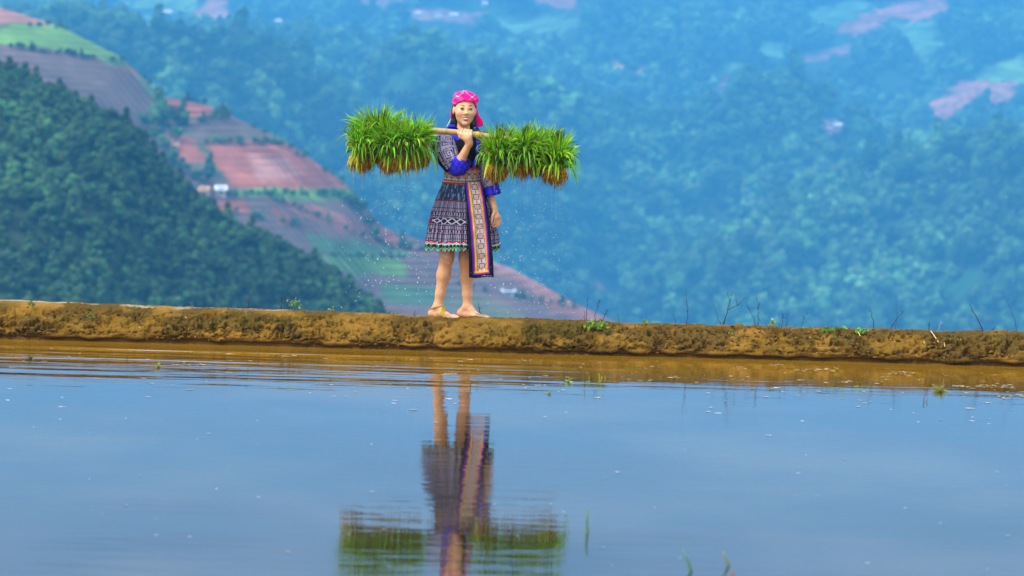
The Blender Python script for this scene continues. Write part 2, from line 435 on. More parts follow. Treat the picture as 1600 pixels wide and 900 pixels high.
def trunk_bag(bag, seed):
    g = np.random.default_rng(seed)
    p = np.array([[0, 0, -.12], [.01, 0, .2], [g.uniform(-.03, .03), g.uniform(-.03, .03), .45], [g.uniform(-.05, .05), 0, .75]])
    bag.add(*tube(p, [.04, .032, .022, .008], 6), (.10, .075, .055))
    for k in range(4):
        a = g.uniform(0, 6.28); e = np.array([math.cos(a) * .25, math.sin(a) * .25, .55 + .2 * g.uniform()])
        bag.add(*tube(np.array([p[1] + [0, 0, .12], (p[2] + e) / 2 - [0, 0, .05], e]), [.016, .011, .004], 5), (.10, .075, .055))
TREE_MESH, CROWN_MESH, TRUNK_MESH = [], [], []
for k in range(9):
    con = k in (2, 6)
    b = Bag(); crown_bag(b, 100 + k, con); cm = b.mesh('crown', False); cm.materials.append(MAT_TREE); CROWN_MESH.append(cm)
    t = Bag(); trunk_bag(t, 100 + k); tm = t.mesh('trunk'); tm.materials.append(MAT_BARK); TRUNK_MESH.append(tm)
    trunk_bag(b, 100 + k)
    m = b.mesh('tree', False); m.materials.append(MAT_TREE); TREE_MESH.append(m)

BIG_MESH = []                                              # big broadleaf trees of the far slope: same habit, paler leaves
for k in range(9):
    b = Bag(); crown_bag(b, 300 + k, k == 4, tone=1.4); trunk_bag(b, 300 + k)
    m = b.mesh('tree', False); m.materials.append(MAT_TREE_PALE); BIG_MESH.append(m)

def hill_points(zf, x0, x1, y0, y1, step, g):
    X, Y = np.meshgrid(np.arange(x0, x1, step), np.arange(y0, y1, step))
    X = X.ravel() + g.uniform(-.42, .42, X.size) * step; Y = Y.ravel() + g.uniform(-.42, .42, Y.size) * step
    Z = zf(X, Y); px, py = proj(np.stack([X, Y, Z], 1))
    return X, Y, Z, px, py

g = np.random.default_rng(5)
X, Y, Z, px, py = hill_points(hill_z, -220, 40, 415, 560, 2.5, g)
vis = (px > -14) & (px < 640) & (py < 505) & (py > 60) & (Z > VALLEY + 3) & (Y < HILL_D + 3)
skyl = np.array([np.interp(p, [0, 60, 130, 200, 240, 300, 370, 430, 480, 520, 560, 600], [118, 135, 175, 200, 255, 310, 355, 382, 412, 430, 460, 495]) for p in px])
idx = np.where(vis)[0]
above = skyl[idx] - py[idx]
print('visible hill trees', len(idx))
order = idx[np.argsort(Y[idx])]
SINGLE = set(order[-262:].tolist()) if False else set(order[:].tolist()[:262]) 
# the trees along the skyline first, then the nearest ones
edge = idx[np.abs(above) < 12]
SINGLE = list(edge[:80]) + [i for i in order if i not in set(edge[:80].tolist())]
SINGLE = SINGLE[:262]
first_trees = []
edge_set = set(int(v) for v in edge)
for n, i in enumerate(SINGLE):
    k = int(g.integers(0, 9)) if n >= 9 else n
    o = bpy.data.objects.new('tree', TREE_MESH[k]); COL.objects.link(o)
    s = g.uniform(2.7, 4.3); o.location = (X[i], Y[i], Z[i]); o.scale = (s, s, s * g.uniform(.85, 1.25)); o.rotation_euler = (0, 0, g.uniform(0, 6.28))
    shape = 'slim pointed' if k in (2, 6) else 'round-headed'
    if i in edge_set: place, grp = 'standing along the skyline of the near wooded hill', 'skyline trees of the wooded hill'
    elif py[i] > 425: place, grp = 'low on the near wooded hill, just above the mud bank', 'lowest trees of the wooded hill'
    elif px[i] < 130: place, grp = 'within the wood on the near hill, by the left picture edge', 'trees at the left of the wooded hill'
    elif skyl[i] > py[i] - 70: place, grp = 'in the wood on the near hill, a few trees below the skyline', 'trees below the skyline of the wooded hill'
    else: place, grp = 'deep in the middle of the wood on the near hill', 'trees in the middle of the wooded hill'
    tag(o, f'{shape} tree {place}', 'tree', f'{shape} {grp}')
    if len(first_trees) < 9: first_trees.append(o)
single = set(int(i) for i in SINGLE)
rest = [i for i in range(len(X)) if i not in single and Z[i] > VALLEY + 3 and (vis[i] or px[i] <= -14 or py[i] >= 505 or (Y[i] > HILL_D - 2 and px[i] < 640))]

def forest(name, P, S, R, sources=None):
    """a wood too large to count: points that carry the trees built above"""
    me = bpy.data.meshes.new(name); me.vertices.add(len(P)); me.vertices.foreach_set('co', np.asarray(P, np.float32).ravel())
    a = me.attributes.new('size', 'FLOAT', 'POINT'); a.data.foreach_set('value', np.asarray(S, np.float32))
    a = me.attributes.new('turn', 'FLOAT', 'POINT'); a.data.foreach_set('value', np.asarray(R, np.float32))
    o = bpy.data.objects.new(name, me); COL.objects.link(o); o['kind'] = 'stuff'
    ng = bpy.data.node_groups.new(name + '_nodes', 'GeometryNodeTree')
    ng.interface.new_socket('Geometry', in_out='INPUT', socket_type='NodeSocketGeometry')
    ng.interface.new_socket('Geometry', in_out='OUTPUT', socket_type='NodeSocketGeometry')
    N, L = ng.nodes, ng.links
    gi, go = N.new('NodeGroupInput'), N.new('NodeGroupOutput')
    jn = N.new('GeometryNodeJoinGeometry')
    for tr in (sources or first_trees):
        oi = N.new('GeometryNodeObjectInfo'); oi.inputs['Object'].default_value = tr; oi.inputs['As Instance'].default_value = True
        oi.transform_space = 'ORIGINAL'; L.new(oi.outputs['Geometry'], jn.inputs[0])
    ip = N.new('GeometryNodeInstanceOnPoints'); ip.inputs['Pick Instance'].default_value = True
    na = N.new('GeometryNodeInputNamedAttribute'); na.data_type = 'FLOAT'; na.inputs['Name'].default_value = 'size'
    nb = N.new('GeometryNodeInputNamedAttribute'); nb.data_type = 'FLOAT'; nb.inputs['Name'].default_value = 'turn'
    cx = N.new('ShaderNodeCombineXYZ'); L.new(nb.outputs['Attribute'], cx.inputs['Z'])
    L.new(gi.outputs[0], ip.inputs['Points']); L.new(jn.outputs[0], ip.inputs['Instance'])
    L.new(na.outputs['Attribute'], ip.inputs['Scale']); L.new(cx.outputs[0], ip.inputs['Rotation'])
    L.new(ip.outputs[0], go.inputs[0])
    md = o.modifiers.new('trees', 'NODES'); md.node_group = ng
    return o
forest('hillside_forest', np.stack([X[rest], Y[rest], Z[rest]], 1), g.uniform(2.7, 4.3, len(rest)), g.uniform(0, 6.28, len(rest)))

X, Y, Z, px, py = hill_points(mount_z, -900, 900, 1500, 3950, 12.0, g)
dens = fbm(X / 55, Y / 80, seed=77, octs=3)
HOUSES_AT = [(260, 25), (151, 31), (202, 28), (207, 36), (233, 43), (268, 42), (435, 38), (653, 25), (685, 28), (709, 27), (757, 9), (1310, 202), (1295, 206)]
clear = np.zeros(X.size, bool)                              # yards round the houses are kept free of trees
for hx_, hy_ in HOUSES_AT: clear |= (np.abs(px - hx_) < 22) & (py > hy_ - 4) & (py < hy_ + 38)
keep = ~clear & (px > -260) & (px < 1860) & (py < 560) & (py > -330) & ~field_mask(px, py, MOUNT_FIELDS) & ~field_mask(px, py - 13, MOUNT_FIELDS) & ~field_mask(px, py - 25, MOUNT_FIELDS) & ~field_mask(px - 7, py - 8, MOUNT_FIELDS) & ~field_mask(px + 7, py - 8, MOUNT_FIELDS) & (dens > -1.0)
keep &= g.uniform(size=X.size) < np.where(py < 40, .75, .97)
X, Y, Z, px, py = X[keep], Y[keep], Z[keep], px[keep], py[keep]
print('mountain trees', len(X))
sz = (12 + 17 * g.uniform(size=len(X)) ** 1.8) * (1 + .3 * dens[keep])
big = []
for n, (bx, by, lab) in enumerate([(1385, 470, 'largest rounded tree low on the far slope, right of the big branched twig'), (1510, 420, 'broad pale tree above the strong leaning twig at right'),
        (1240, 440, 'rounded pale tree above the low twigs right of the green sprout'), (1095, 430, 'pale tree above the tallest solitary twig on the bank'),
        (1440, 385, 'slim pointed tree on the far slope, upper right of the largest rounded tree'), (985, 400, 'pale tree on the far slope just right of the falling drops'),
        (1330, 330, 'rounded tree halfway up the right-hand slope below the clearing house'), (1540, 300, 'broad tree below the pink field by the right picture edge'), (1110, 330, 'rounded tree left of and below the clearing house')]):
    d = (px - bx) ** 2 + (py - by) ** 2; i = int(np.argmin(d)); o = bpy.data.objects.new('tree', BIG_MESH[n]); COL.objects.link(o)
    s_ = 25 + 4 * (n % 3); o.location = (X[i], Y[i], Z[i]); o.scale = (s_, s_, s_ * 1.05); tag(o, lab, 'tree', 'large trees on the far slope'); big.append(o); sz[i] = 0.01
ok = sz > 1
forest('mountain_forest', np.stack([X, Y, Z], 1)[ok], sz[ok], g.uniform(0, 6.28, int(ok.sum())), big)

# trees and bushes one can tell apart on the terraced ridge
RIDGE_TREES = [  # px, py of the base, crown height in px, label
    (248, 196, 44, 2, 'tall blue-green tree at the left edge of the red terrace'),
    (262, 200, 40, 0, 'broad tree right beside the tall tree at the terrace edge'),
    (232, 204, 34, 4, 'round tree left of the tall tree above the dark wood'),
    (285, 198, 34, 6, 'slim pointed tree standing alone on the red terrace'),
    (276, 222, 26, 1, 'bushy tree below the slim pointed tree'),
    (240, 226, 34, 3, 'dense tree just above the wooded hill skyline'),
    (254, 240, 30, 5, 'round tree left of the orange hut clearing'),
    (270, 262, 28, 7, 'dark tree below the orange hut on the terraces'),
    (286, 272, 26, 8, 'bush at the lower left corner of the big red field'),
    (328, 272, 26, 6, 'lone dark tree on the left end of the big red field'),
    (322, 286, 24, 0, 'low tree between the red field and the white-roofed house'),
    (306, 282, 22, 4, 'low tree left of the lone dark tree'),
    (346, 184, 22, 1, 'small tree at the right tip of the upper red field'),
    (358, 186, 18, 5, 'rounded bush on the crest by the pale path'),
    (335, 186, 16, 8, 'small bush at the foot of the upper red field'),
    (540, 318, 20, 3, 'dark bush on the terrace right of the big red field'),
    (553, 326, 22, 7, 'bush below the right tip of the big red field'),
    (566, 334, 22, 0, 'bushy tree on the ridge crest above the seedling drips'),
    (578, 356, 22, 4, 'tree beside the small red patch on the crest'),
    (586, 372, 20, 1, 'tree left of the small red patch on the crest'),
    (628, 388, 20, 2, 'pointed tree right of the small red patch on the crest'),
    (640, 392, 16, 5, 'bush on the crest left of the woman'),
    (880, 478, 16, 8, 'small bush on the low end of the terraced ridge'),
]
def ridge_hit(px, py):
    d = _f + _r * (px - 800) / FPX - _u * (py - 450) / FPX
    t = np.linspace(650, 1070, 2001); P = CAM + d * (t / d[1])[:, None]
    zz = ridge_z(P[:, 0], P[:, 1]); k = np.where(P[:, 2] < zz)[0]
    k = k[0] if len(k) else np.argmin(P[:, 2] - zz)
    return np.array([P[k, 0], P[k, 1], zz[k]])
def mount_hit(px, py):
    d = _f + _r * (px - 800) / FPX - _u * (py - 450) / FPX
    t = np.linspace(1760, 4050, 5000); P = CAM + d * (t / d[1])[:, None]
    zz = mount_z(P[:, 0], P[:, 1]); k = np.where(P[:, 2] < zz)[0]
    k = k[0] if len(k) else np.argmin(P[:, 2] - zz)
    return np.array([P[k, 0], P[k, 1], zz[k]])
for x, y, h, k, lab in RIDGE_TREES:
    p = ridge_hit(x, y); s = h / FPX * p[1] / .95
    t = empty('tree', p, lab, 'tree', 'trees on the terraced ridge'); t.scale = (s * .95, s * .95, s)
    t.rotation_euler.z = g.uniform(0, 6.28)
    for nm, me in (('crown', CROWN_MESH[k]), ('trunk', TRUNK_MESH[k])):
        o = bpy.data.objects.new(nm, me); COL.objects.link(o); o.parent = t

# hedge bushes along terrace edges, uncountable
hp = []
for (xa, ya, xb, yb, n) in [(320, 222, 450, 222, 26), (350, 303, 560, 302, 44), (420, 306, 620, 388, 26), (30, 38, 110, 42, 10), (10, 72, 190, 96, 26),
                            (300, 190, 360, 182, 10), (620, 384, 760, 404, 18), (400, 200, 545, 288, 14), (200, 95, 330, 160, 10), (700, 440, 900, 480, 16), (480, 398, 640, 402, 20), (355, 330, 480, 352, 12)]:
    for i in range(n):
        u = g.uniform(); hp.append(ridge_hit(lerp(xa, xb, u) + g.normal() * 3, lerp(ya, yb, u) + abs(g.normal()) * 2 + 1))
forest('terrace_bushes', np.array(hp), g.uniform(1.1, 2.5, len(hp)), g.uniform(0, 6.28, len(hp)))

# ------------------------------------------------------------------ houses
def house(p, wid, dep, hgt, rot, roofc, wallc, label, flat=False):
    h = empty('house', p, label, 'house', 'houses on the far slopes')
    h.rotation_euler.z = rot
    b = Bag(); b.add(*box((0, 0, hgt / 2 - .6), (wid, dep, hgt + 1.2)), wallc); link('wall', b.mesh('wall', False), MAT_HOUSE, h)
    rh = hgt * (.35 if flat else .75); ov = .5
    X0, Y0 = wid / 2 + ov, dep / 2 + ov
    V = [(-X0, -Y0, hgt - .15), (X0, -Y0, hgt - .15), (X0, 0, hgt + rh), (-X0, 0, hgt + rh), (X0, Y0, hgt - .15), (-X0, Y0, hgt - .15)]
    V = np.array(V + [(a, b_, c - .18) for a, b_, c in V])
    F = np.array([[0, 1, 2, 3], [3, 2, 4, 5], [7, 6, 9, 8], [8, 9, 11, 10], [0, 6, 7, 1], [5, 4, 10, 11], [0, 3, 9, 6], [3, 5, 11, 9], [1, 7, 8, 2], [2, 8, 10, 4]])
    b = Bag(); b.add(V, F, roofc); link('roof', b.mesh('roof', False), MAT_HOUSE, h)
    b = Bag(); b.add(*box((0, -dep / 2 - .04, 1.0), (1.0, .12, 2.0)), (.12, .09, .07)); link('door', b.mesh('door', False), MAT_HOUSE, h)
    for sx in (-1, 1):
        b = Bag(); b.add(*box((sx * wid * .31, -dep / 2 - .04, 1.5), (1.0, .12, .9)), (.06, .07, .09)); link('window', b.mesh('window', False), MAT_HOUSE, h)
WHT, PALE = (.85, .85, .86), (.5, .46, .42)
house(ridge_hit(345, 303), 2.7, 2.4, 1.4, .15, (.85, .86, .9), PALE, 'small white-roofed house below the big red terrace')
house(ridge_hit(320, 304), 2.4, 2.08, 1.36, -.3, (.62, .36, .16), (.5, .32, .18), 'small tan hut left of the white-roofed house')
house(ridge_hit(270, 232), 2.08, 1.92, 1.2, .4, (.70, .42, .22), (.5, .32, .18), 'orange hut at the left end of the red terraces')
house(ridge_hit(794, 460), 3.36, 2.08, 1.2, .1, (.8, .84, .9), (.45, .45, .48), 'pale flat-roofed shed right of the woman\'s legs', True)
house(mount_hit(260, 25), 11, 8, 4.0, .2, WHT, PALE, 'largest white-roofed house at the upper left of the far slope')
house(mount_hit(151, 31), 5, 4, 2.6, .4, WHT, PALE, 'little white house among trees at far upper left', )
house(mount_hit(202, 28), 4.5, 4, 2.8, -.3, WHT, PALE, 'white house between two dark trees on the upper left slope')
house(mount_hit(207, 36), 5, 4, 2.2, .1, (.55, .62, .7), PALE, 'grey roofed shed just below the white house between trees')
house(mount_hit(233, 43), 6, 5, 3.2, .5, (.62, .50, .55), WHT, 'house with a dull pink roof below the largest white roof')
house(mount_hit(268, 42), 6, 4, 2.4, -.4, (.7, .72, .74), PALE, 'low grey house under the largest white roof')
house(mount_hit(435, 38), 6.5, 5, 3.2, .3, WHT, PALE, 'lone white house above the forest right of the bare scar')
house(mount_hit(653, 25), 5, 4.5, 2.8, .2, WHT, PALE, 'left white house of the hamlet at the top of the slope')
house(mount_hit(685, 28), 6, 4, 2.2, -.2, (.7, .66, .62), PALE, 'tan shed in the middle of the top hamlet')
house(mount_hit(709, 27), 9, 5, 2.8, .1, WHT, PALE, 'long white house at the right of the top hamlet')
house(mount_hit(757, 9), 6, 5, 2.6, .2, WHT, PALE, 'white house nearest the top edge above the hamlet')
house(mount_hit(1310, 202), 7, 5, 3.0, -.5, (.74, .74, .78), (.55, .4, .34), 'pale house on a bare clearing in the right-hand forest')
house(mount_hit(1295, 206), 5, 4, 2.2, .3, (.62, .44, .38), (.55, .4, .34), 'rusty shed left of the pale house on the clearing')

# ------------------------------------------------------------------ paddy water
def wave_mat():
    m, t, b = new_mat('muddy_water'); N, L = t.nodes, t.links
    tc = N.new('ShaderNodeTexCoord')
    b.inputs['Roughness'].default_value = .03
    b.inputs['IOR'].default_value = 1.33; b.inputs['Specular IOR Level'].default_value = .5
    def noise(scale, sx, sy, detail=3):
        mp = N.new('ShaderNodeMapping'); mp.inputs['Scale'].default_value = (sx, sy, 1); L.new(tc.outputs['Object'], mp.inputs['Vector'])
        n = N.new('ShaderNodeTexNoise'); n.inputs['Scale'].default_value = scale; n.inputs['Detail'].default_value = detail
        L.new(mp.outputs[0], n.inputs['Vector']); return n.outputs['Fac']
    def math_(op, a, b_):
        n = N.new('ShaderNodeMath'); n.operation = op
        for i, v in enumerate((a, b_)):
            if hasattr(v, 'is_linked') or hasattr(v, 'links'): L.new(v, n.inputs[i])
            else: n.inputs[i].default_value = v
        return n.outputs[0]
    sep = N.new('ShaderNodeSeparateXYZ'); L.new(tc.outputs['Object'], sep.inputs[0])
    def ramp(v, a, b_, lo=0., hi=1.):
        n = N.new('ShaderNodeMapRange'); n.interpolation_type = 'SMOOTHSTEP'
        n.inputs[1].default_value = a; n.inputs[2].default_value = b_; n.inputs[3].default_value = lo; n.inputs[4].default_value = hi
        L.new(v, n.inputs[0]); return n.outputs[0]
    # a breath of wind ruffles the water a little way off the bank, more to the left
    band = math_('MULTIPLY', ramp(sep.outputs['Y'], 16.3, 17.4), ramp(sep.outputs['Y'], 19.45, 19.1))
    band = math_('MULTIPLY', band, ramp(sep.outputs['X'], 1.8, -1.8, .10, 1.))
    patch = ramp(noise(1.0, .35, 1.6, 2), .30, .58)
    band = math_('MULTIPLY', band, patch)
    rip = noise(1.0, .8, 4.4, 3)
    calm = noise(1.0, 2.2, 8, 3)
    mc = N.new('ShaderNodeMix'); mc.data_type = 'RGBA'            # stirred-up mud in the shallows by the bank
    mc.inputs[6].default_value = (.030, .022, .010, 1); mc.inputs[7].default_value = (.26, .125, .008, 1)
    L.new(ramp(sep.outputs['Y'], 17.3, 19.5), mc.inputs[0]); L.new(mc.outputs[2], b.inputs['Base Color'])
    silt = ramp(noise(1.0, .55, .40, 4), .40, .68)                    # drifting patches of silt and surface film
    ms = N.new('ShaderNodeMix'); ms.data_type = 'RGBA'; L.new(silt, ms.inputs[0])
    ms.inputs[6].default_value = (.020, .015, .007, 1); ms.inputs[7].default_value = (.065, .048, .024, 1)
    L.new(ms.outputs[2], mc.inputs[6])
    L.new(ramp(noise(1.0, .8, .5, 3), .45, .70, .018, .085), b.inputs['Roughness'])
    swell = noise(1.0, .40, .55, 2)
    h = math_('ADD', math_('MULTIPLY', math_('MULTIPLY', rip, band), .0185), math_('ADD', math_('MULTIPLY', calm, .0015), math_('MULTIPLY', swell, .011)))
    bp = N.new('ShaderNodeBump'); bp.inputs['Strength'].default_value = 1; bp.inputs['Distance'].default_value = 1.0
    L.new(h, bp.inputs['Height']); L.new(bp.outputs[0], b.inputs['Normal'])
    return m
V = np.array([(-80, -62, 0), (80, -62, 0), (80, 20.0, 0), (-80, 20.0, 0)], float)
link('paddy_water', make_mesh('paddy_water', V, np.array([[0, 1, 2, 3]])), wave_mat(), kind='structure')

# ------------------------------------------------------------------ earth bank
def bank_top(X):
    return np.interp(X, [-80, -4, -3.1, -1.8, -.4, .6, 1.8, 3.5, 80], [.23, .232, .232, .220, .205, .200, .192, .205, .21]) + .006 * vnoise(X * 1.1, X * 0, seed=61) + .004 * vnoise(X * 4, X * 0, seed=62)
def bank_mesh(x0, x1, nx, prof_n, fine):
    xs = np.linspace(x0, x1, nx)
    pk = np.array([(19.71, -.12), (19.70, -.02), (19.70, .008), (19.71, .020), (19.672, .032), (19.675, .07), (19.725, .115), (19.80, .158), (19.865, .186), (19.915, .2), (19.96, .203), (20.11, .2), (20.22, .18), (20.34, .06), (20.6, -.3)])
    s = np.concatenate([[0], np.cumsum(np.linalg.norm(np.diff(pk, axis=0), axis=1))])
    # most samples on the face the photograph shows
    dens = np.interp(np.linspace(0, 1, prof_n), [0, .05, .86, .94, 1], [0, .09, .55, .8, 1]) * s[-1] if fine else np.linspace(0, s[-1], prof_n)
    yy, zz = np.interp(dens, s, pk[:, 0]), np.interp(dens, s, pk[:, 1])
    k = np.array([1, 2, 1]) / 4
    for _ in range(2 if fine else 0):
        yy[1:-1] = np.convolve(yy, k, 'valid'); zz[1:-1] = np.convolve(zz, k, 'valid')
    XX, YY = np.meshgrid(xs, yy); _, ZZ = np.meshgrid(xs, zz)
    ZZ = np.where(ZZ > .1, .1 + (ZZ - .1) * (bank_top(XX) - .1) / .1, ZZ)
    YY = YY - .035 * np.interp(XX, [-4, 4], [-.6, 1.2]) + .035 * vnoise(XX * .9, XX * 0, seed=64)
    ty = np.gradient(yy); tz = np.gradient(zz); l = np.hypot(ty, tz) + 1e-9
    ny_, nz_ = -tz / l, ty / l
    X, Y, Z = XX.ravel(), YY.ravel(), ZZ.ravel()
    NY = np.repeat(ny_, nx); NZ = np.repeat(nz_, nx)
    face = sstep(.03, .07, Z) * (1 - sstep(.17, .21, Z)) * (Y < 19.97)
    a = fbm(X * 5, Y * 5, Z * 7, 65, 3)
    b_ = fbm(X * 16, Y * 16, Z * 26, 66, 3)
    c_ = vnoise(X * 55, Y * 55, Z * 80, 67)
    rough = sstep(-.35, .35, fbm(X * 3.0, Y * 2, Z * 8, 71, 3) + .15 * sstep(.10, .18, Z))     # clods in places, smeared clay elsewhere
    crack = np.maximum(0, 1 - np.abs(fbm(X * 7, Y * 7, Z * 9, 68, 2)) / .07) * sstep(.0, .5, vnoise(X * 2, Y * 2, Z * 2, 69))
    bil = np.abs(fbm(X * 15, Y * 15, Z * 24, 81, 2))                                  # lumps with creases between them
    bil2 = np.abs(fbm(X * 40, Y * 40, Z * 64, 82, 2))
    pit = sstep(.16, .34, fbm(X * 24, Y * 18, Z * 44, 83, 3)) * (.55 + .45 * rough)
    pit2 = sstep(.30, .46, vnoise(X * 62, Y * 50, Z * 110, 85)) * (.25 + .75 * rough)
    D = .009 * a + (.002 + .006 * rough) * b_ + (.004 + .010 * rough) * np.minimum(bil, .6) + (.003 + .007 * rough) * np.minimum(bil2, .6) + (.002 + .006 * rough) * c_
    D -= (-0.0 + .030 * crack + .042 * pit + .032 * pit2) * face
    D += .006 * face
    D *= np.where((Y > 19.95) & (Z > .15), .4, 1)
    notch = sstep(.02, .035, Z) * (1 - sstep(.035, .05, Z))
    D += .02 * notch * vnoise(X * 9, X * 0, seed=73)
    Y2 = Y + NY * D; Z2 = Z + NZ * D
    C = np.tile(np.array((.195, .100, .010)), (len(X), 1))
    C = mixc(C, (.28, .140, .020), sstep(.15, .75, fbm(X * 4, Y * 4, Z * 9, 74, 4) - .5 * rough + .35) * .75)
    C = mixc(C, (.070, .042, .008), sstep(.0, .7, rough * .7 + .6 * fbm(X * 9, Y * 9, Z * 14, 75, 3)) * .75)
    C = mixc(C, (.070, .068, .008), sstep(.15, .5, fbm(X * 3, Y * 5, Z * 8, 76, 4)) * sstep(.08, .16, Z) * (1 - sstep(.192, .2, Z)) * .35)
    C = mixc(C, (.12, .058, .010), (1 - sstep(.02, .05, Z)) * .7)                       # wet foot at the water line
    crust = sstep(.012, .0, bank_top(X) - Z) * sstep(19.90, 19.96, Y) * np.interp(X, [-2, -.6, .8], [1, .6, .32]) * sstep(-.45, .1, fbm(X * 5, Y * 5, Z * 0, 78, 3))
    C = mixc(C, (.36, .27, .16), crust * .85 * sstep(-.3, .3, fbm(X * 3, Y * 22, seed=79, octs=2)))
    return np.stack([X, Y2, Z2], 1), grid_faces(nx, prof_n), C
bb = Bag()
bb.add(*bank_mesh(-4.4, 4.4, 1500, 170, True))
bb.add(*bank_mesh(-80, -4.38, 240, 60, False)); bb.add(*bank_mesh(4.38, 80, 240, 60, False))
link('earth_bank', bb.mesh('earth_bank'), MAT_MUD, kind='structure')


# ------------------------------------------------------------------ the woman: body as one blended surface
PY0 = 20.0
def PW(px, py, dy=0.0):
    return W(px, py, PY0 + dy)
FOOT = PW(716, 497, 0)

def sd_cone(P, a, b, ra, rb):
    a = np.asarray(a, float); b = np.asarray(b, float); ab = b - a
    t = np.clip(((P - a) @ ab) / (ab @ ab + 1e-12), 0, 1)
    return np.linalg.norm(P - a - t[..., None] * ab, axis=-1) - (ra + (rb - ra) * t)
def sd_ell(P, c, r):
    r = np.asarray(r, float); q = (P - np.asarray(c, float)) / r
    k = np.linalg.norm(q, axis=-1)
    return (k - 1) * np.minimum.reduce(r) * .5 + (k - 1) * k / (np.linalg.norm(q / r, axis=-1) + 1e-9) * .5

class Field:
    """signed distance on a grid; each piece only touches the cells near it"""
    def __init__(s, lo, hi, h):
        s.h = h; s.lo = np.asarray(lo, float); n = np.ceil((np.asarray(hi) - s.lo) / h).astype(int) + 1
        s.ax = [s.lo[i] + h * np.arange(n[i]) for i in range(3)]; s.d = np.full(n, 1.0)
    def _sl(s, lo, hi):
        r = []
        for i in range(3):
            a = int(np.floor((lo[i] - s.lo[i]) / s.h)); b = int(np.ceil((hi[i] - s.lo[i]) / s.h)) + 1
            r.append(slice(max(a, 0), min(max(b, 1), len(s.ax[i]))))
        return tuple(r)
    def put(s, fn, lo, hi, k=.01, cut=False):
        m = .03 + k
        sl = s._sl(np.asarray(lo) - m, np.asarray(hi) + m)
        G = np.stack(np.meshgrid(*[s.ax[i][sl[i]] for i in range(3)], indexing='ij'), -1)
        v = fn(G); d = s.d[sl]
        if cut:
            v = -v; hh = np.maximum(k - np.abs(d - v), 0) / k; s.d[sl] = np.maximum(d, v) + hh * hh * k / 4
        else:
            hh = np.maximum(k - np.abs(d - v), 0) / k; s.d[sl] = np.minimum(d, v) - hh * hh * k / 4
    def cone(s, a, b, ra, rb, k=.01):
        a = np.asarray(a, float); b = np.asarray(b, float); r = max(ra, rb)
        s.put(lambda P: sd_cone(P, a, b, ra, rb), np.minimum(a, b) - r, np.maximum(a, b) + r, k)
    def ell(s, c, r, k=.01, R=None, cut=False):
        c = np.asarray(c, float); r = np.asarray(r, float); m = max(r)
        if R is None: s.put(lambda P: sd_ell(P, c, r), c - m, c + m, k, cut)
        else: s.put(lambda P: sd_ell((P - c) @ R, np.zeros(3), r), c - m, c + m, k, cut)
    def mesh(s, iso=0.0):
        d = s.d - iso; neg = d < 0; nx, ny, nz = d.shape
        cnt = np.zeros((nx - 1, ny - 1, nz - 1), np.int8)
        for a in (0, 1):
            for b in (0, 1):
                for c in (0, 1): cnt += neg[a:nx - 1 + a, b:ny - 1 + b, c:nz - 1 + c]
        act = (cnt > 0) & (cnt < 8)
        ids = -np.ones(act.shape, np.int64); I = np.argwhere(act); ids[act] = np.arange(len(I))
        acc = np.zeros((len(I), 3)); num = np.zeros(len(I))
        cor = [(a, b, c) for a in (0, 1) for b in (0, 1) for c in (0, 1)]
        val = {c: d[I[:, 0] + c[0], I[:, 1] + c[1], I[:, 2] + c[2]] for c in cor}
        for c in cor:
            for ax in range(3):
                if c[ax]: continue
                c2 = list(c); c2[ax] = 1; v1, v2 = val[c], val[tuple(c2)]
                m = (v1 < 0) != (v2 < 0); t = np.where(m, v1 / np.where(m, v1 - v2, 1), 0)
                p = np.tile(np.array(c, float), (len(I), 1)); p[:, ax] = t
                acc += np.where(m[:, None], p, 0); num += m
        V = s.lo + s.h * (I + acc / num[:, None]); F = []
        for ax in range(3):
            o1, o2 = [i for i in range(3) if i != ax]
            sl1 = [slice(1, -1)] * 3; sl1[ax] = slice(0, -1); sl2 = [slice(1, -1)] * 3; sl2[ax] = slice(1, None)
            A, B = neg[tuple(sl1)], neg[tuple(sl2)]
            E = np.argwhere(A != B); flip = B[A != B]
            off = np.ones(3, int); off[ax] = 0; E = E + off
            q = []
            for (u, v) in ((0, 0), (1, 0), (1, 1), (0, 1)):
                J = E.copy(); J[:, o1] -= u; J[:, o2] -= v; q.append(ids[J[:, 0], J[:, 1], J[:, 2]])
            Q = np.stack(q, 1)
            if ax == 1: flip = ~flip
            Q = np.where(flip[:, None], Q[:, ::-1], Q); F.append(Q)
        return V, np.vstack(F)
    def clip(s, fn):
        G = np.stack(np.meshgrid(*s.ax, indexing='ij'), -1); s.d = np.maximum(s.d, fn(G))

def rotm(yaw, pitch=0, roll=0):
    cy, sy, cp, sp, cr, sr = math.cos(yaw), math.sin(yaw), math.cos(pitch), math.sin(pitch), math.cos(roll), math.sin(roll)
    Rz = np.array([[cy, -sy, 0], [sy, cy, 0], [0, 0, 1]]); Rx = np.array([[1, 0, 0], [0, cp, -sp], [0, sp, cp]]); Ry = np.array([[cr, 0, sr], [0, 1, 0], [-sr, 0, cr]])
    return Rz @ Rx @ Ry

# head frame: x to the viewer's right, -y towards the viewer, z up; origin midway between the eyes, head centre
HEAD = PW(726.2, 169.5, -.03)
HR = rotm(.16, 0.0, .03)
def H(x, y, z): return HEAD + HR @ np.array([x, y, z])

body = Field(PW(655, 515, -.36) - [0, 0, .0], PW(800, 130, .2), .0046)
body.lo = body.lo  # grid spans the figure
B = body
# --- torso, hidden under the clothes
B.ell(PW(722, 236, .01), (.118, .085, .14)); B.ell(PW(722, 268, .01), (.105, .08, .10), .05)
B.ell(PW(719, 300, .02), (.135, .10, .10), .05)
B.cone(PW(703, 216, .01), PW(746, 217, .01), .042, .042, .05)
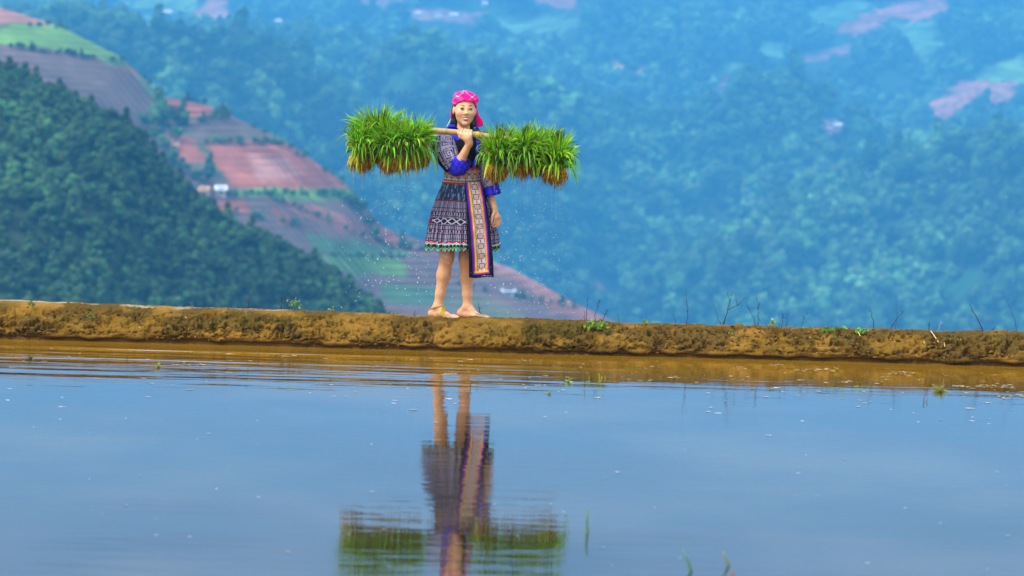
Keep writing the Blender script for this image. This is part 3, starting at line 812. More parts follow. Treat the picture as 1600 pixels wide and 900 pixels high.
# --- neck and head
B.cone(H(0, .035, -.07), PW(724, 214, .0), .043, .05, .02)
B.ell(H(0, .022, .032), (.072, .088, .076), .01, HR)
B.ell(H(0, -.020, -.030), (.066, .064, .072), .03, HR)
B.ell(H(0, -.028, -.064), (.052, .052, .056), .02, HR)
B.ell(H(0, -.068, -.104), (.017, .016, .014), .025, HR)                                 # chin
for sx in (-1, 1):
    B.ell(H(sx * .034, -.056, -.034), (.028, .024, .024), .02, HR)                      # cheek
    B.ell(H(sx * .0745, .012, -.018), (.009, .020, .030), .006, HR)                     # ear
    B.ell(H(sx * .031, -.094, .000), (.016, .010, .007), .010, HR, cut=True)            # eye hollow
    B.ell(H(sx * .0105, -.092, -.036), (.0075, .009, .0065), .006, HR)                  # nostril wing
B.cone(H(0, -.080, .000), H(0, -.092, -.030), .007, .0095, .014)
B.ell(H(0, -.098, -.033), (.0095, .009, .008), .008, HR)
B.ell(H(0, -.0815, -.0625), (.022, .008, .0055), .006, HR)
B.ell(H(0, -.0805, -.0775), (.018, .008, .0055), .006, HR)
# --- raised arm
ELB, WRI = PW(713, 264, -.13), PW(733.5, 224, -.205)
B.cone(PW(702, 217, 0), ELB, .046, .034, .02); MIDF = lerp(ELB, WRI, .35)
B.cone(ELB, MIDF, .033, .0325, .02); B.cone(MIDF, WRI, .0325, .0215, .02)
# --- hanging arm
ELB2, WRI2 = PW(760, 278, .02), PW(772, 325, -.03)
B.cone(PW(747, 219, .0), ELB2, .044, .033, .02); MF2 = lerp(ELB2, WRI2, .35)
B.cone(ELB2, MF2, .031, .030, .02); B.cone(MF2, WRI2, .030, .0205, .02)
# --- legs
def leg(hip, knee, ankle, fdir, flen):
    B.cone(hip, lerp(hip, knee, .55), .078, .060, .02); B.cone(lerp(hip, knee, .55), knee, .060, .048, .02)
    calf = lerp(knee, ankle, .36) + np.array([0, .014, 0]); low = lerp(knee, ankle, .74) + np.array([0, .004, 0])
    B.cone(knee, calf, .046, .045, .03); B.cone(calf, low, .045, .033, .03); B.cone(low, ankle, .033, .031, .02)
    B.ell(knee - np.array([0, .026, -.004]), (.027, .020, .036), .03)
    f = np.array([math.sin(fdir), -math.cos(fdir), 0]); sdv = np.array([f[1], -f[0], 0])       # heel to toe, and to the little toe of a right foot
    zg = ankle[2] - .082
    heel = np.array([ankle[0], ankle[1], zg + .027]) - f * .050
    B.cone(ankle, heel + [0, 0, .004], .030, .030, .02)
    ball = heel + f * (flen * .60); ball[2] = zg + .017
    inst = ankle + f * .035; inst[2] = zg + .054
    B.cone(ankle - [0, 0, .01], inst, .027, .022, .02); B.cone(inst, ball + [0, 0, .002], .022, .016, .02)
    B.cone(heel, ball, .026, .018, .02)
    for q in (-1, 1): B.cone(heel + f * .05, ball + sdv * q * .020, .020, .0165, .02)
    for n in range(5):
        u = n / 4 * 2 - 1
        st = ball + sdv * u * .030 + [0, 0, -.004]; L = flen * .33 * (1 - .10 * n); r = .0115 if n == 0 else .0085
        e = st + f * L; e[2] = zg + r
        m = (st + e) / 2 + [0, 0, .006]
        B.cone(st, m, .012, r + .001, .006); B.cone(m, e, r + .001, r, .003)
    return heel, ball, inst, f, sdv, zg
footL = leg(PW(709, 305, .02), PW(698, 402, -.03), PW(684.5, 478, .02), math.radians(50), .225)
footR = leg(PW(729, 305, .03), PW(728.5, 405, .0), PW(730.5, 478.5, .03), math.radians(58), .225)
# --- pole geometry is needed by the gripping hand
PA, PB = PW(668.5, 203.5, -.155), PW(749, 211.5, -.195)
PDIR = (PB - PA) / np.linalg.norm(PB - PA); PR = .0205
def pole_at(px):
    t = (px - 668.5) / (749 - 668.5); return PA + (PB - PA) * t
UP = np.array([0, 0, 1.0]); FWD = np.cross(PDIR, UP); FWD /= np.linalg.norm(FWD)
if FWD[1] > 0: FWD = -FWD                                   # towards the viewer
# --- hand closed round the pole: back of the hand to the viewer, fingers over the top and down behind
for n, px in enumerate((721.8, 727.0, 732.0, 736.4)):
    c = pole_at(px); fr = (.0094, .0098, .0094, .0082)[n]
    def ring(deg, extra=0.0):
        a = math.radians(deg); return c + (FWD * math.cos(a) + UP * math.sin(a)) * (PR + fr * .92 + extra)
    mcp = ring(-8, .004); B.cone(lerp(WRI, mcp, .25), mcp, .0145, .0115, .010)
    B.cone(mcp, ring(58, .003), .0112, fr, .004)
    B.cone(ring(58, .003), ring(112, .0015), fr, fr * .95, .002)
    B.cone(ring(112, .0015), ring(168), fr * .95, fr * .85, .002)
    B.cone(ring(168), ring(212), fr * .85, fr * .72, .002)
B.cone(WRI, lerp(WRI, pole_at(729), .55) + FWD * .02, .021, .024, .02)
tb = lerp(WRI, pole_at(722), .45) + FWD * .014                      # thumb leaves the side of the palm and lies along the pole
def rim(px, deg, ex): 
    a = math.radians(deg); return pole_at(px) + (FWD * math.cos(a) + UP * math.sin(a)) * (PR + ex)
B.cone(tb, rim(719.5, -42, .012), .0150, .0118, .01); B.cone(rim(719.5, -42, .012), rim(717.2, 4, .009), .0112, .0100, .004); B.cone(rim(717.2, 4, .009), rim(716.6, 42, .009), .0100, .0082, .003)
# --- relaxed hand at her side
PALM = PW(776.2, 338, -.04)
B.cone(WRI2, PALM, .0200, .0215, .012); B.cone(PW(773.5, 333, -.045), PW(772.5, 341, -.055), .014, .012, .01)
for n, (k0, k1, k2, k3) in enumerate([((773.6, 341), (772.2, 347.5), (770.2, 351.3), (767.5, 352.6)), ((776.0, 342), (775.8, 349.0), (773.6, 353.4), (770.6, 354.8)),
                                      ((778.6, 341), (779.2, 347.8), (778.0, 352.6), (775.4, 354.6)), ((780.8, 338.5), (782.2, 344.4), (781.8, 349.0), (779.8, 351.4))]):
    dz = -.062 + .014 * n; r = (.0088, .0092, .0088, .0078)[n]
    p = [PW(*k, dz - .006 * i) for i, k in enumerate((k0, k1, k2, k3))]
    B.cone(PALM, p[0], .015, .0118, .01)
    for i in range(3): B.cone(p[i], p[i + 1], r * (1.05 - .1 * i), r * (.95 - .1 * i), .002)
tb2 = [PW(772.6, 330, -.055), PW(769.6, 337, -.075), PW(768.4, 343.5, -.085), PW(768.2, 348.5, -.088)]
for i in range(3): B.cone(tb2[i], tb2[i + 1], (.0125, .0105, .0092)[i], (.0105, .0092, .0075)[i], .004)

V, F = B.mesh()
for _ in range(1):                                       # one light smoothing pass
    S = np.zeros_like(V); cn = np.zeros(len(V))
    for a, b in ((0, 1), (1, 2), (2, 3), (3, 0)):
        np.add.at(S, F[:, a], V[F[:, b]]); np.add.at(cn, F[:, a], 1)
    V = V * .5 + .5 * S / cn[:, None]
q = (V - HEAD) @ HR
sk = np.tile(np.array((.78, .39, .19)), (len(V), 1))
sk *= (1 + .06 * fbm(V[:, 0] * 30, V[:, 1] * 30, V[:, 2] * 30, 91, 3))[:, None]
front = q[:, 1] < -.05
def blob(cx, cz, rx_, rz_): return np.clip(1.6 - 1.6 * (((q[:, 0] - cx) / rx_) ** 2 + ((q[:, 2] - cz) / rz_) ** 2), 0, 1) * front
sk = mixc(sk, (.44, .065, .065), np.maximum(blob(0, -.0620, .030, .0066), blob(0, -.0795, .024, .0075)) * .95)
for sx in (-1, 1): sk = mixc(sk, (.62, .25, .16), blob(sx * .040, -.040, .028, .022) * .45)
low = V[:, 2] < FOOT[2] + .10
sk = mixc(sk, (.30, .17, .06), low * sstep(.0, .7, fbm(V[:, 0] * 14, V[:, 1] * 14, V[:, 2] * 18, 92, 3) + .55 - (V[:, 2] - FOOT[2]) * 14) * .8)      # dried mud on the feet
sk = mixc(sk, (.43, .20, .12), np.exp(-((V[:, 2] - PW(700, 402)[2]) / .03) ** 2) * .25)
person = link('person', make_mesh('person', V - FOOT, F, sk), MAT_SKIN, origin=FOOT)
tag(person, 'barefoot woman in pink headscarf and patterned skirt standing on the mud bank', 'person')
def wear(name, bag_or_vfc, mat=MAT_CLOTH, parent=None, label=None, smooth=True):
    if isinstance(bag_or_vfc, Bag): me = bag_or_vfc.mesh(name, smooth, off=FOOT)
    else:
        v, f, c = bag_or_vfc; me = make_mesh(name, v - FOOT, f, c, smooth)
    o = link(name, me, mat, parent or person)
    if label: o['label'] = label
    return o

# --- face parts
for sx in (-1, 1):
    b = Bag(); vs, fs = ico(3)
    v = (vs * np.array([.0155, .0085, .0058])) @ HR.T + H(sx * .031, -.0805, -.001)
    d = (v - H(sx * .031 + .001, -.0805, -.0010)) @ HR; iris = np.hypot(d[:, 0], d[:, 2] * .9) < .0068
    c = np.where(iris[:, None], np.array((.016, .009, .007)), np.array((.42, .37, .34))); c = np.where((np.abs(d[:, 2] - .004) < .0016)[:, None] | (np.abs(d[:, 0]) > .0125)[:, None], np.array((.03, .016, .012)), c)
    b.add(v, fs, c); wear('eye', b, MAT_HAIR)
    b = Bag(); p = np.array([H(sx * (.013 + .034 * u), -.0875 + .014 * u ** 2 + .003 * u, .0165 + .0060 * math.sin(u * 2.6)) for u in np.linspace(0, 1, 8)])
    b.add(*tube(p, [.0014, .0025, .0030, .0030, .0027, .0022, .0016, .0008], 6), (.05, .030, .02)); wear('eyebrow', b, MAT_HAIR)
b = Bag(); p = np.array([H(u * .0190, -.0885 + .008 * u * u, -.0712 + .0052 * u * u) for u in np.linspace(-1, 1, 9)])
v, f = tube(p, [.0006, .0018, .0025, .0028, .003, .0028, .0025, .0018, .0006], 8); b.add(v, f, (.72, .66, .60)); wear('teeth', b, MAT_HAIR)

# --- hair, seen below the scarf and behind the neck
hf = Field(H(-.13, -.05, -.26), H(.14, .19, .12), .005)
hf.ell(H(0, .038, .02), (.079, .090, .078), .01, HR)
hf.cone(H(-.058, .030, -.01), H(-.062, .045, -.10), .024, .022, .02); hf.cone(H(-.062, .045, -.10), H(-.062, .06, -.15), .022, .014, .02)
hf.cone(H(.060, .030, -.01), H(.066, .035, -.11), .022, .022, .02); hf.cone(H(.066, .035, -.11), H(.070, .05, -.165), .022, .015, .02)
hf.cone(H(0, .08, -.02), H(0, .075, -.16), .05, .045, .03)
hf.clip(lambda P: -(np.where(((P - HEAD) @ HR)[..., 1] < -.006, -1, 1) * .02))
v, f = hf.mesh(); v += (.004 * vnoise(v[:, 0] * 160, v[:, 1] * 160, v[:, 2] * 18, 95))[:, None] * np.array([1, .5, 0])
wear('hair', (v, f, np.tile(np.array((.012, .009, .008)), (len(v), 1))), MAT_HAIR)

# --- headscarf with its knotted tail
sf = Field(H(-.13, -.14, -.06), H(.14, .16, .16), .0042)
sf.ell(H(0, .022, .034), (.085, .101, .082), .01, HR)
sf.ell(H(-.03, .01, .084), (.045, .06, .028), .03, HR); sf.ell(H(.045, .03, .070), (.045, .06, .030), .03, HR)
def scarf_cut(P):
    l = (P - HEAD) @ HR
    return (.050 - .30 * np.maximum(l[..., 1] + .055, 0) - 5.0 * np.minimum(l[..., 0] + .008, 0) ** 2 - 3.0 * np.maximum(l[..., 0], 0) ** 2 - l[..., 2])
sf.clip(scarf_cut)
v, f = sf.mesh()
l = (v - HEAD) @ HR
v = v + HR @ np.array([0, 0, 1]) * 0
fold = .0045 * np.sin(l[:, 2] * 170 + l[:, 0] * 60 + 5 * fbm(l[:, 0] * 12, l[:, 1] * 12, l[:, 2] * 12, 96, 2))
nrm = l / np.linalg.norm(l - np.array([0, .02, .03]), axis=1)[:, None]
v = v + (nrm @ HR.T) * fold[:, None] * .7
ang = np.arctan2(l[:, 0], -l[:, 1] + .02)
c = np.tile(np.array((.84, .010, .20)), (len(v), 1))
c = mixc(c, (.55, .012, .30), sstep(-.02, -.07, l[:, 0]) * .8)
wv = .012 * fbm(l[:, 0] * 14, l[:, 1] * 14, l[:, 2] * 14, 99, 2)
s1 = np.abs(((l[:, 0] * .75 + l[:, 2] * 1.0 + wv) / .072) % 1 - .5); s2 = np.abs(((l[:, 0] * .75 - l[:, 2] * 1.0 + .012 - wv) / .078) % 1 - .5)
c = mixc(c, (.86, .30, .46), (s1 < .045) * .6); c = mixc(c, (.86, .35, .50), (s2 < .04) * .55)
c = mixc(c, (.90, .75, .80), ((s1 < .075) & (s2 < .075)) * .95)
c = mixc(c, (.75, .22, .05), ((np.abs(s1 - .25) < .03) & (l[:, 0] < -.02)) * .7)
scarf = wear('headscarf', (v, f, np.clip(c, 0, 1)))
b = Bag()
def ribbon(path, wid, thick, col):
    path = np.asarray(path, float); n = len(path); t = np.gradient(path, axis=0); t /= np.linalg.norm(t, axis=1)[:, None]
    side = np.cross(t, np.array([0, 1.0, 0])); side /= np.linalg.norm(side, axis=1)[:, None]; nn = np.cross(side, t)
    wid = np.broadcast_to(np.asarray(wid, float), (n,)); k = 9; V_ = []
    for i in range(n):
        u = np.linspace(-1, 1, k)
        top = path[i] + side[i] * (u * wid[i] / 2)[:, None] + nn[i] * (thick * (1 - u ** 2) + .15 * wid[i] * np.sin(u * 7 + i * .5) * .3)[:, None]
        bot = path[i] + side[i] * (u * wid[i] / 2)[:, None] - nn[i] * (thick * (1 - u ** 2))[:, None] + nn[i] * (.15 * wid[i] * np.sin(u * 7 + i * .5) * .3)[:, None]
        V_.append(np.vstack([top, bot[::-1]]))
    V_ = np.vstack(V_); F_ = grid_faces(2 * k, n, True)
    return V_, F_, np.tile(np.asarray(col, float), (len(V_), 1))
b.add(*ribbon([PW(742.5, 163, .05), PW(744.5, 172, .05), PW(745.5, 181, .03), PW(748, 189, .02), PW(749.5, 197.5, .01)], [.014, .018, .026, .060, .056], .012, (.80, .008, .16)))
b.add(*ribbon([PW(742, 172, .06), PW(743.5, 184, .05), PW(745, 200, .04)], [.02, .03, .02], .008, (.66, .01, .16)))
vs, fs = ico(2); b.add(vs * np.array([.018, .02, .018]) + PW(744.5, 155.5, .05), fs, (.80, .01, .22))
wear('scarf_tail', b, parent=scarf)
b = Bag(); b.add(*ribbon([PW(706, 172, .04), PW(706, 182, .05), PW(704.5, 190, .06)], [.012, .022, .012], .006, (.62, .01, .14)))
b.add(*ribbon([PW(705, 186, .05), PW(702.5, 192, .05), PW(698.5, 198, .05)], [.008, .016, .010], .005, (.35, .50, .52)))
wear('scarf_tail', b, parent=scarf)

# --- blouse body
blouse = Field(PW(670, 300, -.2), PW(775, 190, .2), .0052)
blouse.ell(PW(722.5, 236, .005), (.132, .104, .15)); blouse.ell(PW(722.5, 266, .005), (.120, .098, .11), .05)
blouse.cone(PW(702, 216, .01), PW(747, 217, .01), .058, .058, .05)
blouse.cone(PW(724, 212, .015), PW(724.5, 200, .02), .064, .052, .03)
nk0, nk1 = PW(724, 214, -.01), PW(725, 188, -.03)
blouse.put(lambda P: sd_cone(P, nk0, nk1, .046, .056), nk0 - .07, nk1 + .07, .006, cut=True)
tz = PW(722, 281)[2]
blouse.clip(lambda P: tz - P[..., 2])
v, f = blouse.mesh()
v += (.0022 * fbm(v[:, 0] * 22, v[:, 1] * 22, v[:, 2] * 40, 97, 3))[:, None] * np.array([0, 1, .3])
wear('blouse', (v, f, np.tile(np.array((.010, .010, .016)), (len(v), 1))))
BD, BAX = blouse.d, blouse.ax
def blouse_front(px, py):
    p0 = PW(px, py, -.19); ix = int(round((p0[0] - BAX[0][0]) / blouse.h)); iz = int(round((p0[2] - BAX[2][0]) / blouse.h))
    col = BD[min(max(ix, 0), BD.shape[0] - 1), :, min(max(iz, 0), BD.shape[2] - 1)]; k = np.where(col < 0)[0]
    return (BAX[1][k[0]] if len(k) else 19.93) - PY0
def strip(pts, wid, lift, colfn, n=40, k=9, thick=.004):
    """a band of cloth lying on the blouse; pts in picture order, wid in metres"""
    pts = np.asarray(pts, float); tt = np.linspace(0, len(pts) - 1, n)
    px = np.interp(tt, np.arange(len(pts)), pts[:, 0]); py = np.interp(tt, np.arange(len(pts)), pts[:, 1])
    dy = np.array([blouse_front(a, b_) for a, b_ in zip(px, py)]); dy = np.convolve(np.pad(dy, 4, mode='edge'), np.ones(9) / 9, 'valid')
    path = np.array([PW(a, b_, d - lift) for a, b_, d in zip(px, py, dy)])
    t = np.gradient(path, axis=0); t /= np.linalg.norm(t, axis=1)[:, None]
    side = np.cross(t, np.array([0, -1.0, 0])); side /= np.linalg.norm(side, axis=1)[:, None]
    wid = np.interp(np.linspace(0, 1, n), np.linspace(0, 1, len(np.atleast_1d(wid))), np.atleast_1d(wid))
    u = np.linspace(-1, 1, k); fr = path[:, None] + side[:, None] * (u[None, :, None] * wid[:, None, None] / 2)
    fr[..., 1] += .25 * wid[:, None] * (u ** 2)[None, :] * .5
    bk = fr + np.array([0, thick, 0])
    V_ = np.concatenate([fr, bk[:, ::-1]], 1).reshape(-1, 3)
    cu = np.concatenate([u, u[::-1]]); UU, TT = np.meshgrid(cu, np.linspace(0, 1, n))
    return V_, grid_faces(2 * k, n, True), colfn(UU.ravel(), TT.ravel())
BLUE = np.array((.040, .030, .62))
def cblue(u, t): return np.tile(BLUE, (len(u), 1)) * (1 + .2 * np.sin(t * 23))[:, None]
def clapel(u, t):
    c = cblue(u, t); c = mixc(c, (.55, .10, .05), ((t > .15) & (t < .42) & (u < -.2)) * 1.0); return mixc(c, (.20, .30, .55), ((t < .25) & (u > .1)) * .8)
b = Bag()
b.add(*strip([(706, 194), (706.5, 202), (712, 212), (717.5, 219)], [.03, .075, .065, .012], .010, cblue))
wear('collar', b, label='blue pointed collar flap')
b = Bag()
b.add(*strip([(742.5, 198), (747, 207), (747, 222), (745.5, 240), (739, 263)], [.03, .038, .03, .024, .02], .010, clapel))
wear('collar', b, label='blue lapel edge with a red stripe')

# --- sleeves
def loft(cent, ru, rv, n=72, closed=True, sub=60, twist=None, foldamp=.0, seed=0):
    """sleeve-like tube: half width ru across the picture, rv in depth, at each centre"""
    cent = np.asarray(cent, float); m = len(cent); tt = np.linspace(0, m - 1, sub)
    def ip(a):
        a = np.asarray(a, float); i = np.clip(tt.astype(int), 0, m - 2); f_ = tt - i
        i0 = np.maximum(i - 1, 0); i3 = np.minimum(i + 2, m - 1); P0, P1, P2, P3 = a[i0], a[i], a[i + 1], a[i3]
        if a.ndim > 1: f_ = f_[:, None]
        return .5 * (2 * P1 + (P2 - P0) * f_ + (2 * P0 - 5 * P1 + 4 * P2 - P3) * f_ ** 2 + (3 * P1 - P0 - 3 * P2 + P3) * f_ ** 3)
    c, a, b_ = ip(cent), ip(ru), ip(rv)
    t = np.gradient(c, axis=0); t /= np.linalg.norm(t, axis=1)[:, None]
    side = np.cross(t, np.array([0, -1.0, 0])); side /= np.linalg.norm(side, axis=1)[:, None]; nn = np.cross(side, t)
    th = np.linspace(0, 2 * math.pi, n, endpoint=False); TH, TT = np.meshgrid(th, np.linspace(0, 1, sub))
    fo = 1 + foldamp * (fbm(np.cos(TH) * 1.6 + TT * 3.5, np.sin(TH) * 1.6, TT * 7, seed, 3) + .5 * np.sin(TT * 26 + 2 * np.cos(TH)))
    V_ = c[:, None] + side[:, None] * (np.cos(TH) * a[:, None] * fo)[..., None] + nn[:, None] * (np.sin(TH) * b_[:, None] * fo)[..., None]
    return V_.reshape(-1, 3), grid_faces(n, sub, True), TH.ravel(), TT.ravel()
LAV, INK = np.array((.47, .40, .56)), np.array((.018, .014, .028))
def maze(a, b_):
    """square-spiral batik: rings inside tiles, with edge bands"""
    ta, tb_ = (a % 1) - .5, (b_ % 1) - .5
    d = np.maximum(np.abs(ta), np.abs(tb_)) * 2
    m = ((d * 3.1) % 1 < .42) & ~((np.abs(ta - .12) < .06) & (tb_ > 0))
    return m
def sleeve_col(th, t, la, lb, n0=.10, black_from=None, phase=0):
    a = (th + phase) / (2 * math.pi) * la; b_ = t * lb
    m = maze(a, b_); c = np.where(m[:, None], INK, LAV * (.85 + .3 * vnoise(th * 9, t * 40, seed=98))[:, None])
    band = (t < n0) | (np.abs(t - .42) < .012); c[band] = np.where(((th * 12 % 1 < .5) & (t < n0))[band][:, None], INK, LAV * .8)
    return c
def shell_add(b, v, f, c, n, sub, thick):
    b.add(v, f, c)
# raised sleeve
cen = [PW(704, 207, .0), PW(696, 217, -.02), PW(695.5, 233, -.06), PW(701.5, 249, -.09), PW(708.5, 262, -.11)]
v, f, th, t = loft(cen, [.040, .066, .088, .078, .060], [.055, .075, .080, .072, .052], foldamp=.035, seed=101, sub=90, n=96)
c = sleeve_col(th, t, 5, 3.6)
c = np.where(((np.cos(th) > .72) & (t > .45))[:, None], INK, c)
slv = Bag(); slv.add(v, f, np.clip(c, 0, 1))
sleeve_r = wear('sleeve', slv, label='batik sleeve of the raised arm')
cen = [PW(706, 262, -.10), PW(713, 262, -.125), PW(719.5, 255.5, -.14), PW(725.5, 247.5, -.155)]
v, f, th, t = loft(cen, [.040, .064, .068, .056], [.042, .055, .053, .044], foldamp=.07, seed=103, sub=60, n=96)
c = np.tile(BLUE, (len(v), 1)) * (1 + .25 * np.sin(th * 11 + 2 * np.sin(t * 6)) * sstep(0, .5, t))[:, None]
v = v - np.array([0, 0, .012]) * (sstep(.2, .9, t) * np.clip(-np.cos(th), 0, 1))[:, None]
v2 = v * 1; n_ = 96
ins, fi, thi, ti = loft(cen, [.036, .060, .063, .051], [.038, .051, .048, .039], foldamp=.07, seed=103, sub=60, n=96)
b = Bag(); b.add(v, f, np.clip(c, 0, 1)); b.add(ins - np.array([0, 0, .012]) * (sstep(.2, .9, ti) * np.clip(-np.cos(thi), 0, 1))[:, None], fi[:, ::-1], BLUE * .8)
wear('cuff', b, parent=sleeve_r, label='wide blue turned-back cuff')
# hanging sleeve
cen = [PW(746, 208, .01), PW(751, 220, .01), PW(756.5, 250, .02), PW(762, 274, .015), PW(766.5, 293, .0)]
v, f, th, t = loft(cen, [.045, .060, .056, .060, .064], [.055, .070, .066, .066, .064], foldamp=.035, seed=105, sub=90, n=96)
c = sleeve_col(th, t, 5, 4.2, phase=.4); c = np.where((np.cos(th) < -.35)[:, None] if True else c, INK, c)
b = Bag(); b.add(v, f, np.clip(c, 0, 1)); sleeve_l = wear('sleeve', b, label='batik sleeve of the hanging arm')
cen = [PW(764.5, 285, .0), PW(767, 293, -.0), PW(769.2, 300.5, -.01), PW(770.6, 305.5, -.012)]
v, f, th, t = loft(cen, [.046, .056, .060, .056], [.050, .062, .064, .060], foldamp=.07, seed=107, sub=40, n=96)
c = np.tile(BLUE, (len(v), 1)) * (1 + .25 * np.sin(th * 9 + 3 * t))[:, None]
b = Bag(); b.add(v, f, np.clip(c, 0, 1)); ins, fi, _, _ = loft(cen, [.042, .052, .055, .051], [.046, .058, .059, .055], foldamp=.07, seed=107, sub=40, n=96); b.add(ins, fi[:, ::-1], BLUE * .7)
wear('cuff', b, parent=sleeve_l, label='blue cuff hanging over the forearm')

# --- skirt
CREAM, BROWN = np.array((.62, .50, .47)), np.array((.16, .035, .02))
def skirt_r(vv): return .124 + .128 * (1 - (1 - vv) ** 1.9)
NU, NV = 560, 200
TH, VV = np.meshgrid(np.linspace(0, 2 * math.pi, NU, endpoint=False), np.linspace(0, 1, NV)); TH = TH.ravel(); VV = VV.ravel()
pl = 29
pleat = np.sin(TH * pl + 1.4 * fbm(np.cos(TH) * 2, np.sin(TH) * 2, VV * .8, 111, 2) * 2.4)
wob = fbm(np.cos(TH) * 1.7, np.sin(TH) * 1.7, VV * .9, 112, 2)
rr = skirt_r(VV) * (1 + (.034 + .022 * wob) * VV ** .6 * pleat + .07 * VV * wob)
rd = (.098 + .110 * VV ** .8) * (1 + (.044 + .026 * wob) * VV ** .6 * pleat + .07 * VV * wob)
c0, c1 = PW(722, 283, .012), PW(719.5, 388, .02)
cx = lerp(c0[0], c1[0], VV); cyy = lerp(c0[1], c1[1], VV); czz = lerp(c0[2], c1[2], VV)
zig = np.abs(((TH / (2 * math.pi) * 64) % 1) - .5) * 2
hem = sstep(.955, 1, VV) * (.026 * zig)
SX, SY, SZ = cx + np.cos(TH) * rr, cyy + np.sin(TH) * rd, czz + .012 * wob * VV - hem + .004
u_ = TH / (2 * math.pi) * 150
c = np.tile(np.array((.030, .036, .085)), (NU * NV, 1))
st = vnoise(u_ * 1.3, VV * 14, seed=113) + .7 * vnoise(u_ * 2.9, VV * 60, seed=114)
c = mixc(c, (.24, .36, .46), (VV < .29) * sstep(.1, .9, st + .35 * np.sin(TH * pl)) * .8)
lo = VV >= .29
colr = np.where(((u_ * .8) % 1 < .56)[:, None], np.array((.37, .30, .39)), np.array((.022, .018, .040)))
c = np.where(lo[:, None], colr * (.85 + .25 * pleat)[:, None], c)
def bandm(a, b_): return (VV > a) & (VV < b_)
c[bandm(.285, .305)] = (.17, .02, .03)
for a in (.40, .455, .52, .66, .72, .79, .86): 
    m = bandm(a, a + .012); c[m] = (.02, .015, .03)
for a in (.47, .735): 
    m = bandm(a, a + .035); c[m] = np.where(((u_[m] * .5) % 1 < .6)[:, None], (.03, .012, .03), (.42, .30, .38))
m = bandm(.555, .645); di = np.abs(((u_ * .16) % 1) - .5) * 2; dv = np.abs((VV - .60) / .045); x = np.abs(di - dv)
c[m] = np.where((x[m] < .20)[:, None], (.52, .46, .52), (.022, .016, .03))
m = bandm(.56, .64) & (TH > 4.95) & (TH < 5.35); c[m] = np.where(((u_[m]) % 1 < .7)[:, None], (.05, .06, .60), (.03, .02, .2))
m = bandm(.555, .645) & (TH > 3.2) & (TH < 3.75); c[m] = np.where(((u_[m] * .4) % 1 < .5)[:, None], (.40, .02, .06), (.03, .02, .03))
dd = np.hypot(((TH / (2 * math.pi) * 32) % 1 - .5) * 1.15, (VV - .925) / .055)
c[(dd < .50)] = (.05, .015, .03); c[(dd < .36)] = (.60, .010, .07); c[(dd < .12)] = (.75, .55, .5)
m = VV > .955; c[m] = np.where((zig[m] + (VV[m] - .955) * 12 > .95)[:, None], (.04, .28, .10), (.02, .02, .02))
m = (VV > .93) & (np.abs(VV - (.935 + .02 * zig)) < .009); c[m] = (.45, .62, .48)
m = VV > .992; c[m] = (.50, .62, .50)
skirt_v = np.stack([SX, SY, SZ], 1)
b = Bag(); b.add(skirt_v, grid_faces(NU, NV, True), np.clip(c, 0, 1))
skirt = wear('skirt', b)
b = Bag()                                                    # dark waistband gathers
v, f, th, t = loft([PW(722.4, 281, .012), PW(722.3, 287, .012), PW(722, 291, .012)], [.126, .129, .134], [.100, .103, .108], sub=14, n=160, foldamp=.0)
b.add(v, f, (.012, .012, .022)); wear('waistband', b, parent=skirt)

# --- embroidered sash round the waist
def motif(a, s_):
    """cross-and-square embroidery: a across (-1..1), s_ along in motif lengths"""
    bq = (s_ % 1) * 2 - 1
    k = np.maximum(np.abs(a) * 1.1, np.abs(bq) * 1.25)
    c = np.tile(np.array((.60, .47, .43)), (len(a), 1))
    c = np.where(((k > .50) & (k < .68))[:, None], BROWN, c); c = np.where(((np.abs(a) < .10) & (np.abs(bq) > .68))[:, None], BROWN, c)
    c = np.where(((np.abs(bq) < .10) & (np.abs(a) > .62))[:, None], BROWN, c)
    c = np.where(((k > .16) & (k < .32))[:, None], np.array((.50, .16, .03)), c)
    return c
v, f, th, t = loft([PW(722.6, 261.5, .004), PW(722.5, 268, .004), PW(722.4, 276, .008), PW(722.2, 285.5, .012)], [.127, .1265, .129, .135], [.106, .105, .106, .110], sub=72, n=420, foldamp=.0)
a = (t - .42) / .40; c = motif(np.clip(a, -1.2, 1.2), th / (2 * math.pi) * 16)
row = (t > .80) & (t < .90); c[row] = np.where(((th[row] * 9) % 1 < .12)[:, None], BROWN, np.array((.56, .40, .36)))
c[(np.abs(t - .80) < .018) | (np.abs(t - .05) < .02)] = BROWN
brick = ((np.abs(((t * 9) % 1)) < .16) & (np.abs(a) < 1.0) & (np.abs((th / (2 * math.pi) * 16 % 1) * 2 - 1) > .72)); c[brick] = BROWN
b = Bag(); b.add(v, f, c); sash = wear('waist_sash', b)
for (y0, dp, ru, rv) in ((262.3, .004, .1285, .1075), (286, .012, .1375, .1125)):
    th_ = np.linspace(0, 2 * math.pi, 121); cc = PW(722.4, y0, dp)
    p = np.stack([cc[0] + np.cos(th_) * ru, cc[1] + np.sin(th_) * rv, np.full(121, cc[2])], 1)
    b = Bag(); b.add(*tube(p, .0062, 6, False), (.62, .018, .012)); wear('sash_trim', b, parent=sash)

